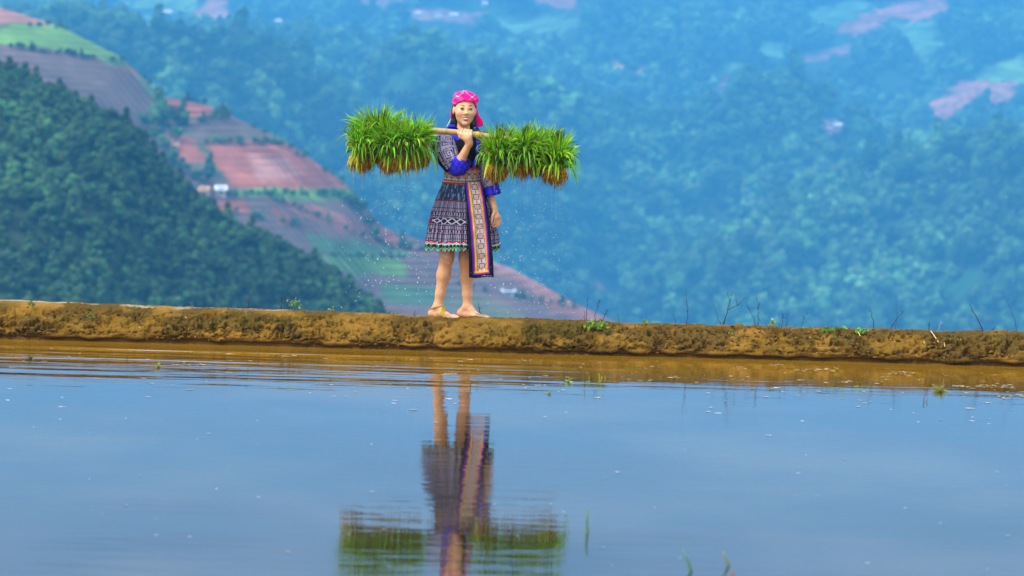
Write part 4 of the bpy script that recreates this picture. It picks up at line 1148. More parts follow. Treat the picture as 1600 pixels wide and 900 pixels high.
# --- long embroidered panel hanging from the sash
NU, NV = 130, 330
U, T = np.meshgrid(np.linspace(0, 1, NU), np.linspace(0, 1, NV)); U = U.ravel(); T = T.ravel()
yk = [0, .2, .45, .78, 1]; xl = np.interp(T, yk, [726.5, 728.5, 730.6, 732.4, 732.8]); xr = np.interp(T, yk, [752.8, 759.5, 765.5, 770.2, 771.6])
PX = lerp(xl, xr, U); PYy = 284.5 + 149 * T + 1.0 * np.sin(U * 6) * T
P0 = W(0, 0, 1)
dd = (_f[None] + _r[None] * ((PX - 800) / FPX)[:, None] - _u[None] * ((PYy - 450) / FPX)[:, None])
vv = np.clip(T * 149 / 105.0, 0, 1)
xw = CAM[0] + dd[:, 0] / dd[:, 1] * 19.8
cxx = lerp(c0[0], c1[0], vv); k = np.clip((xw - cxx) / (skirt_r(vv) + .01), -.99, .99)
yy = lerp(c0[1], c1[1], vv) - (.098 + .110 * vv ** .8) * np.sqrt(1 - (.80 * np.clip(k, 0, 1)) ** 2) * 1.05 - .016
yy = yy + .014 * fbm(U * 1.6, T * 4, seed=121, octs=3) - .010 * np.sin(U * 5 + 1 + 2 * T) * T
FR = CAM + dd * (yy / dd[:, 1])[:, None]
e1 = np.interp(T, [0, .12, .5, 1], [.02, .05, .13, .16])
e2 = 1 - np.interp(T, [0, .12, .5, 1], [.02, .07, .13, .165])
w_ = (U - e1) / (e2 - e1)
BT = (T - .905) * 149 / 40.0                                 # distance into the bottom border, in panel widths
bord = np.minimum(np.minimum(w_, 1.0 - w_), 10)
c = np.tile(np.array((.010, .009, .014)), (len(U), 1))
def setw(lo_, hi_, col, both=True, tmax=.962):
    m = (w_ > lo_) & (w_ < hi_) & (T < tmax); c[m] = col
setw(0, .10, (.10, .020, .42)); setw(.10, .16, (.62, .05, .12)); setw(.16, .255, (.86, .50, .015)); setw(.255, .32, (.30, .20, .12))
inn = (w_ > .29) & (w_ < .80) & (T < .93)
mc = motif((w_ - .545) / .27, T * 149 / 15.4); spk = vnoise(U * 60, T * 330, seed=122)
c[inn] = mc[inn]; m = inn & ((w_ < .36) | (w_ > .74)); c[m] = np.where((spk[m] > 0)[:, None], (.55, .45, .42), (.14, .07, .05))
setw(.80, .88, (.82, .34, .03)); setw(.88, .93, (.50, .06, .22)); setw(.93, 1.0, (.10, .02, .40))
m = (w_ > .10) & (w_ < .93) & (T >= .93) & (T < .947); c[m] = (.86, .50, .015)
m = (w_ > .06) & (w_ < .96) & (T >= .947) & (T < .956); c[m] = (.70, .07, .04)
m = (w_ > .0) & (w_ < 1.0) & (T >= .956) & (T < .967); c[m] = (.12, .02, .42)
m = (np.abs(T - (.986 + .004 * np.sin(U * 90) + .003 * np.sin(U * 37))) < .0022) & (U > .52) & (U < .90) & (np.sin(U * 52) > -.5); c[m] = (.45, .45, .50)
b = Bag(); bk = FR + np.array([0, .005, 0])
b.add(FR, grid_faces(NU, NV), c); b.add(bk, grid_faces(NU, NV)[:, ::-1], (.012, .010, .016))
def edge(ix):
    n = len(ix); v = np.vstack([FR[ix], bk[ix]]); i = np.arange(n - 1); return v, np.stack([i, i + 1, i + 1 + n, i + n], 1)
ii = np.arange(NU * NV).reshape(NV, NU)
for e in (ii[:, 0], ii[:, -1], ii[-1], ii[0]): b.add(*edge(e), (.012, .010, .016))
wear('apron_panel', b, label='long black panel with embroidered cream middle and yellow border')

# --- string round the ankle and the leaf strap over the left foot: cut from the foot's own surface, a little proud of it
heel, ball, inst, fdir, sdv, zg = footL
NB = np.zeros_like(V); fn_ = np.cross(V[F[:, 2]] - V[F[:, 0]], V[F[:, 3]] - V[F[:, 1]])
for c_ in range(4): np.add.at(NB, F[:, c_], fn_)
NB /= np.linalg.norm(NB, axis=1)[:, None] + 1e-12
def over_skin(mask, lift, col):
    f = F[mask[F].all(1)]; ids_, inv = np.unique(f, return_inverse=True); f = inv.reshape(f.shape)
    top = V[ids_] + NB[ids_] * lift; bot = V[ids_] - NB[ids_] * .002; b = Bag(); b.add(top, f, col); b.add(bot, f[:, ::-1], col)
    e = {}
    for q_ in f.tolist():
        for a_, b_ in zip(q_, q_[1:] + q_[:1]):
            if (b_, a_) in e: del e[(b_, a_)]
            else: e[(a_, b_)] = 1
    if e:
        E = np.array(list(e)); n_ = len(ids_); b.add(np.vstack([top, bot]), np.stack([E[:, 1], E[:, 0], E[:, 0] + n_, E[:, 1] + n_], 1), col)
    return b
rel = V - np.array([inst[0], inst[1], zg]); al, ac, up_ = rel @ fdir, rel @ sdv, rel[:, 2]
nearL = (np.abs(ac) < .06) & (al > -.14) & (al < .16) & (up_ < .14)
wear('foot_strap', over_skin(nearL & (np.abs(al - .018 - .55 * ac - .20 * (up_ - .05)) < .019) & (up_ > .016), .0032, (.40, .25, .02)), label='yellow-green leaf strap over the instep')
wear('anklet', over_skin(nearL & (np.abs(up_ - .072 - .30 * (al + .03)) < .0075), .0030, (.34, .20, .06)))

# ------------------------------------------------------------------ carrying pole
b = Bag(); q0 = pole_at(572); q1 = pole_at(868)
ts = np.linspace(0, 1, 90); path = q0 + (q1 - q0) * ts[:, None]; path[:, 2] += .012 * np.sin(ts * math.pi) ** 2 - .008 - .028 * np.abs(ts - .42) ** 1.5
node = np.zeros(90); cc = np.tile(np.array((.46, .30, .11)), (90, 1))
for kx in (.04, .20, .365, .43, .575, .74, .92):
    node = np.maximum(node, np.exp(-((ts - kx) / .0045) ** 2)); cc = mixc(cc, (.24, .14, .05), np.exp(-((ts - kx) / .005) ** 2) * .8)
v, f = tube(path, PR * (1 + .10 * node), 20); cc = np.vstack([np.repeat(cc, 20, 0), cc[:1], cc[-1:]])
cc = np.clip(cc * (1 + .22 * fbm(v[:, 0] * 5, v[:, 1] * 60, v[:, 2] * 60, 131, 3))[:, None], 0, 1)
cc = mixc(cc, (.50, .36, .03), sstep(.02, .0, np.abs(v[:, 0] - PB[0])) * .8); cc = mixc(cc, (.50, .34, .05), sstep(.05, .0, np.abs(v[:, 0] - PA[0])) * .6)
b.add(v, f, cc)
pole = link('carrying_pole', b.mesh('carrying_pole', off=q0), MAT_WOOD, origin=q0)
tag(pole, 'thick bamboo pole across her shoulder holding up the seedling bundles', 'carrying pole')
for px_ in (669.5, 746.5):
    b = Bag(); c0_ = pole_at(px_)
    for r_ in range(5): 
        th_ = np.linspace(0, 2 * math.pi, 15); cc_ = c0_ + PDIR * (r_ - 2) * .0045
        b.add(*tube(np.array([cc_ + (FWD * math.cos(t_) + UP * math.sin(t_)) * (PR + .0035) for t_ in th_]), .0030, 5, False), (.52, .40, .04))
    link('binding', b.mesh('binding', off=q0), MAT_WOOD, pole)

# ------------------------------------------------------------------ rice seedling bundles
def bundle(px, py, dy, wid, tall, nb, seed, label, droop=1.0, rootl=.086, spread=1.0, xlo=-1e9, xhi=1e9, lean=0.0):
    """px, py: where blades meet roots"""
    g = np.random.default_rng(seed); O = PW(px, py, dy)
    e = empty('rice_seedling_bundle', O, label, 'rice seedlings', 'rice seedling bundles hanging on the carrying pole')
    n = nb; S = 8
    ph = g.uniform(0, 2 * math.pi, n); rad = np.sqrt(g.uniform(0, 1, n)) * wid * .20
    tilt = np.abs(g.normal(0, .24, n)) * spread + .44 * (rad / (wid * .2)) * spread
    L = tall * g.uniform(.80, 1.16, n) * (1.10 - .24 * np.clip(tilt, 0, 1)); phd = ph + g.normal(0, .45, n)
    sag = g.uniform(.1, 1.0, n) ** 1.2 * 6.4 * droop * (.06 + tilt)
    lax = g.uniform(size=n) < .11; sag[lax] *= 2.0; tilt[lax] += .25; L[lax] *= 1.05
    wdt = g.uniform(.0055, .0098, n)
    P = np.zeros((n, S + 1, 3)); P[:, 0, 0] = rad * np.cos(ph); P[:, 0, 1] = rad * np.sin(ph); P[:, 0, 2] = g.uniform(-.012, .012, n)
    ang = tilt.copy(); dL = L / S
    dirs = []
    for s_ in range(S):
        ang = np.minimum(ang + sag / S * (s_ / S) * 1.9, 2.75)
        d = np.stack([np.sin(ang) * np.cos(phd), np.sin(ang) * np.sin(phd), np.cos(ang)], 1); dirs.append(d)
        P[:, s_ + 1] = P[:, s_] + d * dL[:, None]
    P[:, :, 0] += lean * np.linspace(0, 1, S + 1)[None] ** 1.3
    ox, oy = proj((P + O).reshape(-1, 3)); ox = ox.reshape(n, -1)             # her body pushes these blades aside
    bad = (ox.min(1) < xlo) | (ox.max(1) > xhi)
    for i in np.where(bad)[0]:
        P[i, :, 0] = P[i, 0, 0] + (P[i, :, 0] - P[i, 0, 0]) * -.35; P[i, :, 1] *= .6
    ox = proj((P + O).reshape(-1, 3))[0].reshape(n, -1); bad = (ox.min(1) < xlo - 3) | (ox.max(1) > xhi + 3)
    P[bad, :, 0] = P[bad][:, :1, 0] + (P[bad, :, 0] - P[bad][:, :1, 0]) * .15
    dirs.append(dirs[-1]); D = np.stack(dirs, 1)
    side = np.cross(D, np.stack([np.cos(phd), np.sin(phd), np.zeros(n)], 1)[:, None] + g.normal(0, .5, (n, 1, 3))); side /= np.linalg.norm(side, axis=2)[..., None] + 1e-9
    prof = np.array([.55, .8, .95, 1, 1, .92, .75, .45, .06])
    A = P + side * (wdt[:, None] * prof)[..., None] * .5 * 1.6; Bq = P - side * (wdt[:, None] * prof)[..., None] * .5 * 1.6
    V_ = np.stack([A, Bq], 2).reshape(-1, 3)
    base = (np.arange(n) * (S + 1) * 2)[:, None] + (np.arange(S) * 2)[None]; base = base.ravel()
    F_ = np.stack([base, base + 1, base + 3, base + 2], 1)
    tcol = np.linspace(0, 1, S + 1)[None, :, None]
    gcol = np.array((.150, .365, .008)) * g.uniform(.22, 1.6, (n, 1)) * np.stack([g.uniform(.65, 1.7, n), np.ones(n), g.uniform(.5, 1.5, n)], 1)
    yel = np.array((.30, .30, .04)); bc = yel * (1 - np.clip(tcol * 3.2, 0, 1)) + gcol[:, None] * np.clip(tcol * 3.2, 0, 1)
    bc = bc * (1 + .35 * tcol) ; dead = (g.uniform(size=n) < .03); bc[dead] = np.array((.36, .25, .06))
    o = link('leaves', make_mesh('leaves', V_, F_, np.repeat(np.clip(bc, 0, 1).reshape(-1, 3), 2, 0), True), MAT_LEAF, e, kind='stuff')
    # roots: a matted lump with strands hanging from it
    b = Bag(); vs, fs = ico(3)
    nz_ = fbm(vs[:, 0] * 3 + seed, vs[:, 1] * 3, vs[:, 2] * 3, seed, 3)
    b.add(vs * (1 + .34 * nz_)[:, None] * np.array([wid * .25, wid * .23, rootl * .34]) + np.array([0, 0, -rootl * .30]), fs, mixc(np.tile(np.array((.74, .38, .03)), (len(vs), 1)), (.10, .035, .006), sstep(-.2, .5, nz_)))
    for k in range(520):
        a = g.uniform(0, 6.28); r = math.sqrt(g.uniform(0, 1)); x, y = math.cos(a) * r * wid * .29, math.sin(a) * r * wid * .27
        l = rootl * g.uniform(.45, 1.3) * (1.0 if g.uniform() < .90 else 1.5) * (1 - .25 * r)
        z0 = g.uniform(-.02, .03); sw = g.normal(0, .010, 3); o_ = np.array([math.cos(a), math.sin(a), 0]) * .004 * r
        p = np.array([[x * .8, y * .8, z0], [x * 1.06, y * 1.06, z0 - l * .3], [x * 1.10 + o_[0] + sw[0] * .5, y * 1.08 + o_[1], z0 - l * .65], [x * 1.03 + sw[0], y * 1.03 + sw[1], z0 - l]])
        cr = np.array((.92, .47, .03)) * g.uniform(.3, 1.4); v, f = tube(p, [.0024, .0024, .0019, .0006], 4, False)
        b.add(v, f, np.clip(np.repeat(np.array([cr * 1.0, cr * 1.0, cr * .75, cr * .3]), 4, 0), 0, 1))
    link('roots', b.mesh('roots'), MAT_ROOT, e, kind='stuff')
    b = Bag(); th_ = np.linspace(0, 2 * math.pi, 17)               # straw tie round the stems
    for r_ in range(3): b.add(*tube(np.stack([wid * .19 * np.cos(th_), wid * .19 * np.sin(th_), np.full(17, .016 + .006 * r_)], 1), .003, 5, False), (.42, .33, .07))
    link('straw_tie', b.mesh('straw_tie'), MAT_ROOT, e)
    return e
D0 = -.16
bundle(564, 247, D0 - .02, 0.276, 0.26, 500, 1, 'outermost bundle at the left end of the pole, drooping blades', xlo=536, spread=.88)
bundle(592, 236, D0 + .10, 0.239, .30, 330, 2, 'bundle behind the left group with a tuft standing up on top', spread=.6)
bundle(611, 250, D0 - .06, 0.248, 0.27, 500, 3, 'middle front bundle of the left group on the pole', spread=.88)
bundle(637, 246, D0 - .05, 0.276, 0.285, 510, 4, 'bundle with the broadest root ball, left of the woman', xhi=687, spread=.88)
bundle(657, 240, D0 + .08, 0.221, 0.265, 400, 5, 'darker bundle nearest her right shoulder behind the pole end', xhi=687, lean=-.03)
bundle(776, 262, D0 - .04, 0.248, 0.285, 500, 6, 'bundle nearest her hand, blades hanging over her sleeve', xlo=742, spread=.88)
bundle(817, 257, D0 - .03, 0.276, 0.28, 500, 7, 'middle bundle of the right group with wide orange roots', spread=.88)
bundle(846, 255, D0 + .10, 0.239, .26, 330, 8, 'bundle at the back between the middle and outer right bundles', spread=.6)
bundle(868, 268, D0 - .06, 0.258, 0.275, 500, 9, 'outermost right bundle hanging lowest with a round root ball', xhi=909, spread=.88)
def tuft(px, py, dy, h, seed, label):
    g = np.random.default_rng(seed); b = Bag(); O = PW(px, py, dy)
    for k in range(70):
        a = g.uniform(0, 6.28); t_ = abs(g.normal(0, .35)) + .05; l = h * g.uniform(.6, 1.05)
        d = np.array([math.cos(a) * math.sin(t_), math.sin(a) * math.sin(t_), math.cos(t_)])
        p = np.array([d * l * u for u in np.linspace(0, 1, 5)]); p[:, 2] -= .35 * t_ * l * np.linspace(0, 1, 5) ** 2; s_ = np.cross(d, g.normal(size=3)); s_ /= np.linalg.norm(s_)
        w_ = np.array([.004, .0055, .005, .0035, .0004])[:, None]
        b.add(np.stack([p + s_ * w_ * .6, p - s_ * w_ * .6], 1).reshape(-1, 3), np.array([[2 * i, 2 * i + 1, 2 * i + 3, 2 * i + 2] for i in range(4)]), np.clip(np.array((.10, .19, .03)) * g.uniform(.5, 1.3), 0, 1))
    e = link('rice_seedling_bundle', b.mesh('rice_seedling_bundle', off=(0, 0, 0)), MAT_LEAF, origin=O); tag(e, label, 'rice seedlings', 'small upright tufts on the pole')
tuft(601.5, 196, D0 + .02, .125, 21, 'small dark tuft sticking up above the left group')
tuft(783, 217, D0 + .05, .13, 22, 'small dark tuft sticking up beside the pink scarf tail')
tuft(822, 215, D0 - .02, .11, 23, 'small dark tuft on top of the middle right bundle')
tuft(872, 222, D0 + .0, .11, 24, 'small dark tuft on top of the outermost right bundle')

# ------------------------------------------------------------------ dripping water
g = np.random.default_rng(66); b = Bag(); vs, fs = ico(1)
def drop(p, r): b.add(vs * np.array([r, r, r * 1.15]) + p, fs, (.9, .9, .9))
srcs = [(564, 268), (592, 262), (612, 268), (636, 272), (655, 265), (776, 280), (817, 276), (845, 270), (868, 292)]
for k in range(600):
    sx_, sy_ = srcs[g.integers(0, len(srcs))]; fall = g.uniform(0, 1) ** .9
    x = sx_ + g.normal(0, 17 + 16 * fall); y = sy_ + 8 + fall * 205
    drop(PW(x, min(y, 488), D0 + g.normal(0, .10)), abs(g.normal(.0015, .0008)) + .0007)
for (x, y0_, y1_) in [(552, 268, 292), (566, 268, 298), (578, 266, 284), (591, 262, 282), (785, 278, 300), (803, 270, 296), (814, 275, 306), (824, 274, 322), (844, 268, 318), (862, 292, 330), (868, 292, 345), (875, 290, 335), (880, 290, 312)]:
    y = y0_
    while y < y1_: drop(PW(x + g.normal(0, .25), y, D0 - .05), .0016); y += g.uniform(.8, 2.4) * (1 + (y - y0_) / 30)
m_, t_, p_ = new_mat('water_drop'); p_.inputs['Base Color'].default_value = (.9, .93, .96, 1); p_.inputs['Roughness'].default_value = .08; p_.inputs['IOR'].default_value = 1.33
p_.inputs['Transmission Weight'].default_value = .35
link('water_droplets', b.mesh('water_droplets'), m_, kind='stuff')

# ------------------------------------------------------------------ dry twigs, weeds and litter on the bank and in the water
def back(px, py, dy=.12): return PW(px, py, dy)
def foot_on_bank(px, dy):
    """a point on the bank's flat top under column px"""
    p = PW(px, 500, dy); p[2] = float(bank_top(np.array([p[0]]))[0]) - .012; return p
def twig(px0, pts, r0, label, dy=.10, branches=(), col=(.045, .030, .028), leafy=0):
    base = foot_on_bank(px0, dy); g = np.random.default_rng(int(px0 * 7) + len(pts))
    path = [base] + [PW(x, y, dy + g.normal(0, .01)) for x, y in pts]
    def fine(path, m=9):
        path = np.array(path); t = np.linspace(0, len(path) - 1, m); q = np.stack([np.interp(t, np.arange(len(path)), path[:, i]) for i in range(3)], 1)
        q[1:-1] += g.normal(0, .0035, (m - 2, 3)); return q
    b = Bag(); q = fine(path); b.add(*tube(q, np.linspace(r0, r0 * .35, len(q)), 6), col)
    for k in range(3):                                         # broken side stubs
        i = int(g.integers(2, len(q) - 1)); e = q[i] + np.array([g.choice([-1, 1]) * g.uniform(.008, .02), 0, g.uniform(.006, .02)]); b.add(*tube([q[i], e], [r0 * .5, r0 * .25], 5), col)
    for br in branches:
        s_ = PW(*br[0], dy); e = fine([s_] + [PW(x, y, dy) for x, y in br[1:]], 6); b.add(*tube(e, np.linspace(r0 * .7, r0 * .3, len(e)), 5), col)
    o = link('dry_twig', b.mesh('dry_twig', off=base), MAT_TWIG, origin=base)
    return tag(o, label, 'twig', 'dry twigs standing on the bank')
twig(389.5, [(388.5, 472), (388.8, 459)], .0035, 'single straight twig standing on the bank before the dark wooded hill')
twig(344.8, [(345, 470)], .0022, 'thin short twig standing left of the single straight twig on the bank')
twig(299.5, [(299.8, 472)], .0022, 'pale thin stalk at the end of the light crust on the bank', col=(.30, .27, .24))
twig(438.5, [(441, 474), (441, 462)], .0042, 'thick twig just left of the yellow-green sprig', branches=[((439, 480), (435, 474))])
twig(443.5, [(444.5, 474), (446, 463)], .0026, 'thin twig between the thick twig and the yellow-green sprig')
twig(452, [(452.5, 470), (453, 455)], .0028, 'tall twig rising right beside the yellow-green sprig')
twig(647, [(647.5, 492), (648, 484)], .0034, 'short dark stub on the bank left of the woman\'s feet', dy=-.02)
twig(751, [(751, 487), (748, 479), (747.5, 473)], .0030, 'bent twig behind the woman\'s front foot', branches=[((749.5, 483), (747, 480))])
twig(915.5, [(917.5, 480), (919, 462)], .0026, 'tall thin twig above the leafy patch, leftmost of three')
twig(912, [(913.5, 492), (914.5, 486)], .0022, 'very short twig at the foot of the leftmost of three twigs')
twig(929, [(932, 484), (937, 468)], .0030, 'twig with a knobbed tip, middle of three above the leafy patch', branches=[((934, 476), (936.5, 470), (938, 467))])
twig(941, [(945, 490), (951.5, 483)], .0026, 'leaning twig forking at its tip, right of the knobbed twig', branches=[((945, 490), (947, 484))])
twig(966, [(966, 490)], .0022, 'tiny straight twig right of the leaning forked twig')
twig(1074.5, [(1074, 480), (1072, 452)], .0028, 'tallest solitary straight twig on the right half of the bank')
twig(1057, [(1051, 490)], .0020, 'faint short stalk left of the tallest solitary twig')
twig(1126, [(1120, 490), (1112, 472)], .0024, 'thin twig leaning left beside the many-branched twig')
twig(1129, [(1136, 490), (1141, 472), (1146, 455)], .0040, 'large dark many-branched twig on the right half of the bank',
     branches=[((1134, 497), (1127, 508)), ((1138, 484), (1152, 478), (1165, 464)), ((1141, 470), (1136, 457)), ((1152, 478), (1150, 466))])
twig(1182.5, [(1174, 490), (1165, 473)], .0024, 'slender twig leaning left, right of the many-branched twig')
twig(1187, [(1184, 488), (1182, 463)], .0034, 'upright dark twig crossing the slender leaning twig', branches=[((1184.5, 484), (1188, 474))])
twig(1218, [(1220.5, 498)], .0020, 'shortest of the four low twigs right of the small green sprout')
twig(1221.5, [(1222.5, 502), (1224, 490)], .0030, 'dark low twig right of the small green sprout')
twig(1227.5, [(1229.5, 500), (1232, 487)], .0026, 'low twig leaning right, third after the small green sprout')
twig(1251.5, [(1254, 498), (1262, 487)], .0024, 'curved twig leaning right, last of the four low twigs')
twig(1367.5, [(1363.5, 496), (1360, 481)], .0032, 'dark twig leaning left beside a V of two twigs')
twig(1390, [(1402, 498), (1414, 484)], .0030, 'long twig leaning right over the bank, half of a V', branches=[((1392, 509), (1397, 506))])
twig(1400, [(1400.5, 490), (1401, 474)], .0018, 'faint thin upright stalk behind the long leaning twig')
twig(1453, [(1452, 503)], .0036, 'stubby dark shoot on the bank above the straw')
twig(1466, [(1468, 506), (1470, 502)], .0022, 'pale forked stalk right of the stubby dark shoot', col=(.40, .36, .32))
twig(1537.5, [(1526, 496), (1518, 484), (1515, 475)], .0040, 'strong dark twig leaning left near the right end of the bank', branches=[((1534, 511), (1530, 514))])
twig(1549, [(1556, 509)], .0022, 'short twig sprouting right of the strong leaning twig')
twig(1592, [(1584, 494), (1569, 462)], .0018, 'faint curved stalk by the right edge of the picture')

def leaves_on(b, pts, n, size, g, col, spread):
    for k in range(n):
        c = pts[int(g.integers(0, len(pts)))] + g.normal(0, 1, 3) * spread
        d = g.normal(size=3); d[1] -= .8; d /= np.linalg.norm(d); a = np.cross(d, [0, 0, 1]); a /= np.linalg.norm(a); e = np.cross(a, d)
        r = g.uniform(0, 6.28); a, e = a * math.cos(r) + e * math.sin(r), e * math.cos(r) - a * math.sin(r); s_ = size * g.uniform(.6, 1.3)
        b.add(np.array([c - a * s_, c - a * s_ * .2 + e * s_ * .55 + d * s_ * .15, c + a * s_, c - a * s_ * .2 - e * s_ * .55 + d * s_ * .15, c]), np.array([[0, 4, 1, 1], [1, 4, 2, 2], [2, 4, 3, 3], [3, 4, 0, 0]]), np.clip(np.array(col) * g.uniform(.55, 1.5), 0, 1))
def plant(px, py, hpx, n, label, size=.014, col=(.22, .34, .03), dy=.05, wid=.03, on_face=False, name='weed'):
    g = np.random.default_rng(int(px) + 5); base = PW(px, py, dy)
    if not on_face: base = foot_on_bank(px, dy)
    e = empty(name, base, label, 'plant', 'weeds growing on the bank')
    b = Bag(); tips = []
    for k in range(max(3, n // 9)):
        top = np.array([g.normal(0, wid), g.normal(0, .02), hpx / 225 * g.uniform(.45, 1.0)]); mid = top * .5 + np.array([g.normal(0, .006), 0, .01])
        b.add(*tube([np.zeros(3) - [0, 0, .01], mid, top], [.0022, .0017, .001], 5), np.array(col) * .6); tips += [top, mid * .5 + top * .5]
    link('stem', b.mesh('stem'), MAT_TWIG, e)
    b = Bag(); leaves_on(b, np.array(tips), n, size, g, col, .012); link('leaves', b.mesh('leaves', False), MAT_LEAF, e, kind='stuff')
plant(460, 487, 24, 34, 'bright yellow-green leafy sprig standing on the bank by the twigs', .0115, (.24, .36, .03), .08, .032)
plant(932, 512, 6, 70, 'patch of round green leaves hanging over the bank edge under three twigs', .017, (.20, .32, .03), -.26, .055, True)
plant(1208, 512, 11, 26, 'small pale green sprout standing alone on the right half of the bank', .013, (.24, .36, .10), .08, .018)
plant(1302, 516, 5, 40, 'low bright green weed on the bank edge, left of a similar pair', .015, (.16, .36, .04), -.14, .045)
plant(1340, 516, 5, 34, 'low bright green weed on the bank edge, right of a similar pair', .015, (.16, .36, .04), -.14, .04)
plant(519, 489, 10, 14, 'two thin grass shoots on the bank between the sprig and the woman', .010, (.22, .30, .05), .08, .012)
plant(620, 490, 5, 22, 'tiny grassy weed on the bank left of the woman\'s feet', .010, (.20, .26, .05), .08, .04)
plant(1014, 503, 6, 24, 'tuft of short grass on the bank left of the tallest solitary twig', .011, (.22, .28, .05), .08, .04)
plant(53, 480, 5, 26, 'small weed in a dark crack of the bank at far left', .013, (.16, .22, .04), -.16, .04)
plant(146, 495, 4, 20, 'small weed growing from the bank face below the light crust', .011, (.17, .20, .04), -.26, .03, True)
plant(1492, 535, 5, 20, 'yellowish weed on the bank face right of the pale straw', .012, (.30, .30, .05), -.22, .03, True)
plant(1304, 531, 4, 14, 'tiny weed on the bank face below the low bright green weed', .010, (.26, .28, .05), -.24, .02, True)
plant(1143, 527, 4, 18, 'sparse weed on the bank face beneath the many-branched twig', .010, (.26, .26, .05), -.24, .03, True)
plant(985, 532, 4, 26, 'scattered small leaves on the bank face below the tuft of short grass', .010, (.22, .24, .04), -.24, .05, True)

# creeping bits too small to count: leaf scraps, clods and straw on the bank face and top
def bank_front(px, py):
    best = None
    for dy in np.linspace(-.36, -.08, 29):
        p = PW(px, py, dy); top = float(np.interp(p[1] + .035 * np.interp(p[0], [-4, 4], [-.6, 1.2]), [19.672, 19.675, 19.725, 19.80, 19.865, 19.915], [.02, .07, .115, .158, .186, .2]))
        if p[2] < top: return p
    return PW(px, py, -.12)
g = np.random.default_rng(77); b = Bag(); vs, fs = ico(1)
for k in range(1500):
    px_ = g.uniform(0, 1600); top_ = np.interp(px_, [0, 720, 1600], [476, 500, 518]); py_ = top_ + g.uniform(.02, .90) * 50
    p = bank_front(px_, py_)
    if g.uniform() < .78:
        r = abs(g.normal(.005, .0035)) + .002
        b.add(vs * np.array([r * g.uniform(.8, 1.8), r, r * .75]) * g.uniform(.75, 1.25, (len(vs), 1)) + p, fs, np.array((.15, .075, .010)) * g.uniform(.4, 1.5))
    else: leaves_on(b, np.array([p + [0, -.006, .002]]), 1, .007, g, (.20, .20, .03) if g.uniform() < .65 else (.42, .30, .10), .004)
link('bank_litter', b.mesh('bank_litter', False), MAT_MUD, kind='stuff')
def straw(px0, py0, px1, py1, r, label):
    p0, p1 = bank_front(px0, py0) + [0, -.012, 0], bank_front(px1, py1) + [0, -.016, .004]; b = Bag(); q = np.array([lerp(p0, p1, u) + [0, -.006 * math.sin(u * 3.1), 0] for u in np.linspace(0, 1, 7)])
    b.add(*tube(q, [r, r, r * .95, r * .9, r * .85, r * .8, r * .6], 7), (.62, .42, .17)); o = link('straw', b.mesh('straw', off=p0), MAT_ROOT, origin=p0); tag(o, label, 'straw', 'straws lying on the bank face')
straw(1454, 517, 1466.5, 536, .0042, 'long pale straw slanting down the right half of the bank face')
straw(1474, 533, 1476, 543, .0036, 'short upright straw right of the long pale straw')
straw(1443, 531, 1443.5, 538, .0030, 'tiny straw on the bank face left of the long pale straw')
straw(1340, 518, 1344, 526, .0034, 'short straw hanging below the right low green weed')

# bits standing in and floating on the water
def water_at(px, py):
    d = _f + _r * (px - 800) / FPX - _u * (py - 450) / FPX
    return CAM + d * (-CAM[2] / d[2])
def reed(px, py, parts, label, col, r=.004, blade=False):
    base = water_at(px, py); Y_ = base[1]; b = Bag(); g = np.random.default_rng(int(px))
    for pts in parts:
        q = np.array([base + [0, 0, -.03] if i == 0 and len(pts) < 3 else W(x, y, Y_) for i, (x, y) in enumerate(pts)])
        q = np.vstack([W(pts[0][0], pts[0][1], Y_) - [0, 0, .03], q]) if len(pts) >= 2 else q
        rr_ = np.linspace(r, r * .4, len(q))
        v, f = tube(q, rr_, 6)
        if blade: v = (v - q.mean(0)) * np.array([1, .35, 1]) + q.mean(0)
        b.add(v, f, np.clip(np.array(col) * g.uniform(.8, 1.2), 0, 1))
    o = link('water_shoot', b.mesh('water_shoot', off=base), MAT_LEAF if blade else MAT_TWIG, origin=base); return tag(o, label, 'shoot', 'shoots standing in the paddy water')
DK, YG = (.07, .035, .02), (.30, .34, .03)
reed(198, 563, [[(198, 563), (198.5, 557), (199, 553.5)]], 'dark pointed stick standing in the bright ripples at left', DK, .0042)
reed(440.5, 571, [[(440.5, 571), (440, 565), (442.5, 569)]], 'bent dark stick in the ripples below the sprig', DK, .0036)
reed(77.5, 556, [[(77.5, 556), (77.5, 553.5)]], 'tiny dark stub in the ripples left of the pointed stick', DK, .0036)
reed(111.5, 565, [[(111.5, 565), (111.5, 563)]], 'smallest dark stub in the ripples near the pointed stick', DK, .0034)
reed(353, 577, [[(353, 577), (355, 573.5)]], 'dark stub in the water halfway between the two dark sticks', DK, .0036)
reed(318, 591, [[(318, 591), (317.5, 586)]], 'dark stub where the ripples end, left of center', DK, .0036)
reed(734.5, 607, [[(734.5, 607), (735, 600), (737, 595)]], 'slanting twig in the reflection of the woman\'s legs', DK, .0040)
reed(881, 584, [[(881, 584), (880.5, 576), (884, 580)], [(883, 584), (884, 574)]], 'pair of dark sprigs in the brown reflection right of the woman', DK, .0034)
reed(897, 584, [[(897, 584), (896, 579), (899, 582.5)]], 'bent dark sprig next to the pair of dark sprigs', DK, .0034)
reed(936, 598, [[(936, 598), (937, 590), (935.5, 583)], [(936.5, 596), (941, 588)]], 'yellow-green forked shoot in the brown reflection', YG, .0040)
reed(945.5, 593, [[(945.5, 593), (945.5, 587)]], 'short yellow shoot right of the yellow-green forked shoot', YG, .0034)
reed(921, 593, [[(921, 593), (920.5, 588)]], 'short yellow shoot left of the yellow-green forked shoot', YG, .0034)
reed(1444, 628, [[(1444, 628), (1443, 621), (1446, 618)], [(1447, 628), (1450, 622)]], 'brown forked sprig at the lower edge of the bank reflection', (.16, .09, .03), .0038)
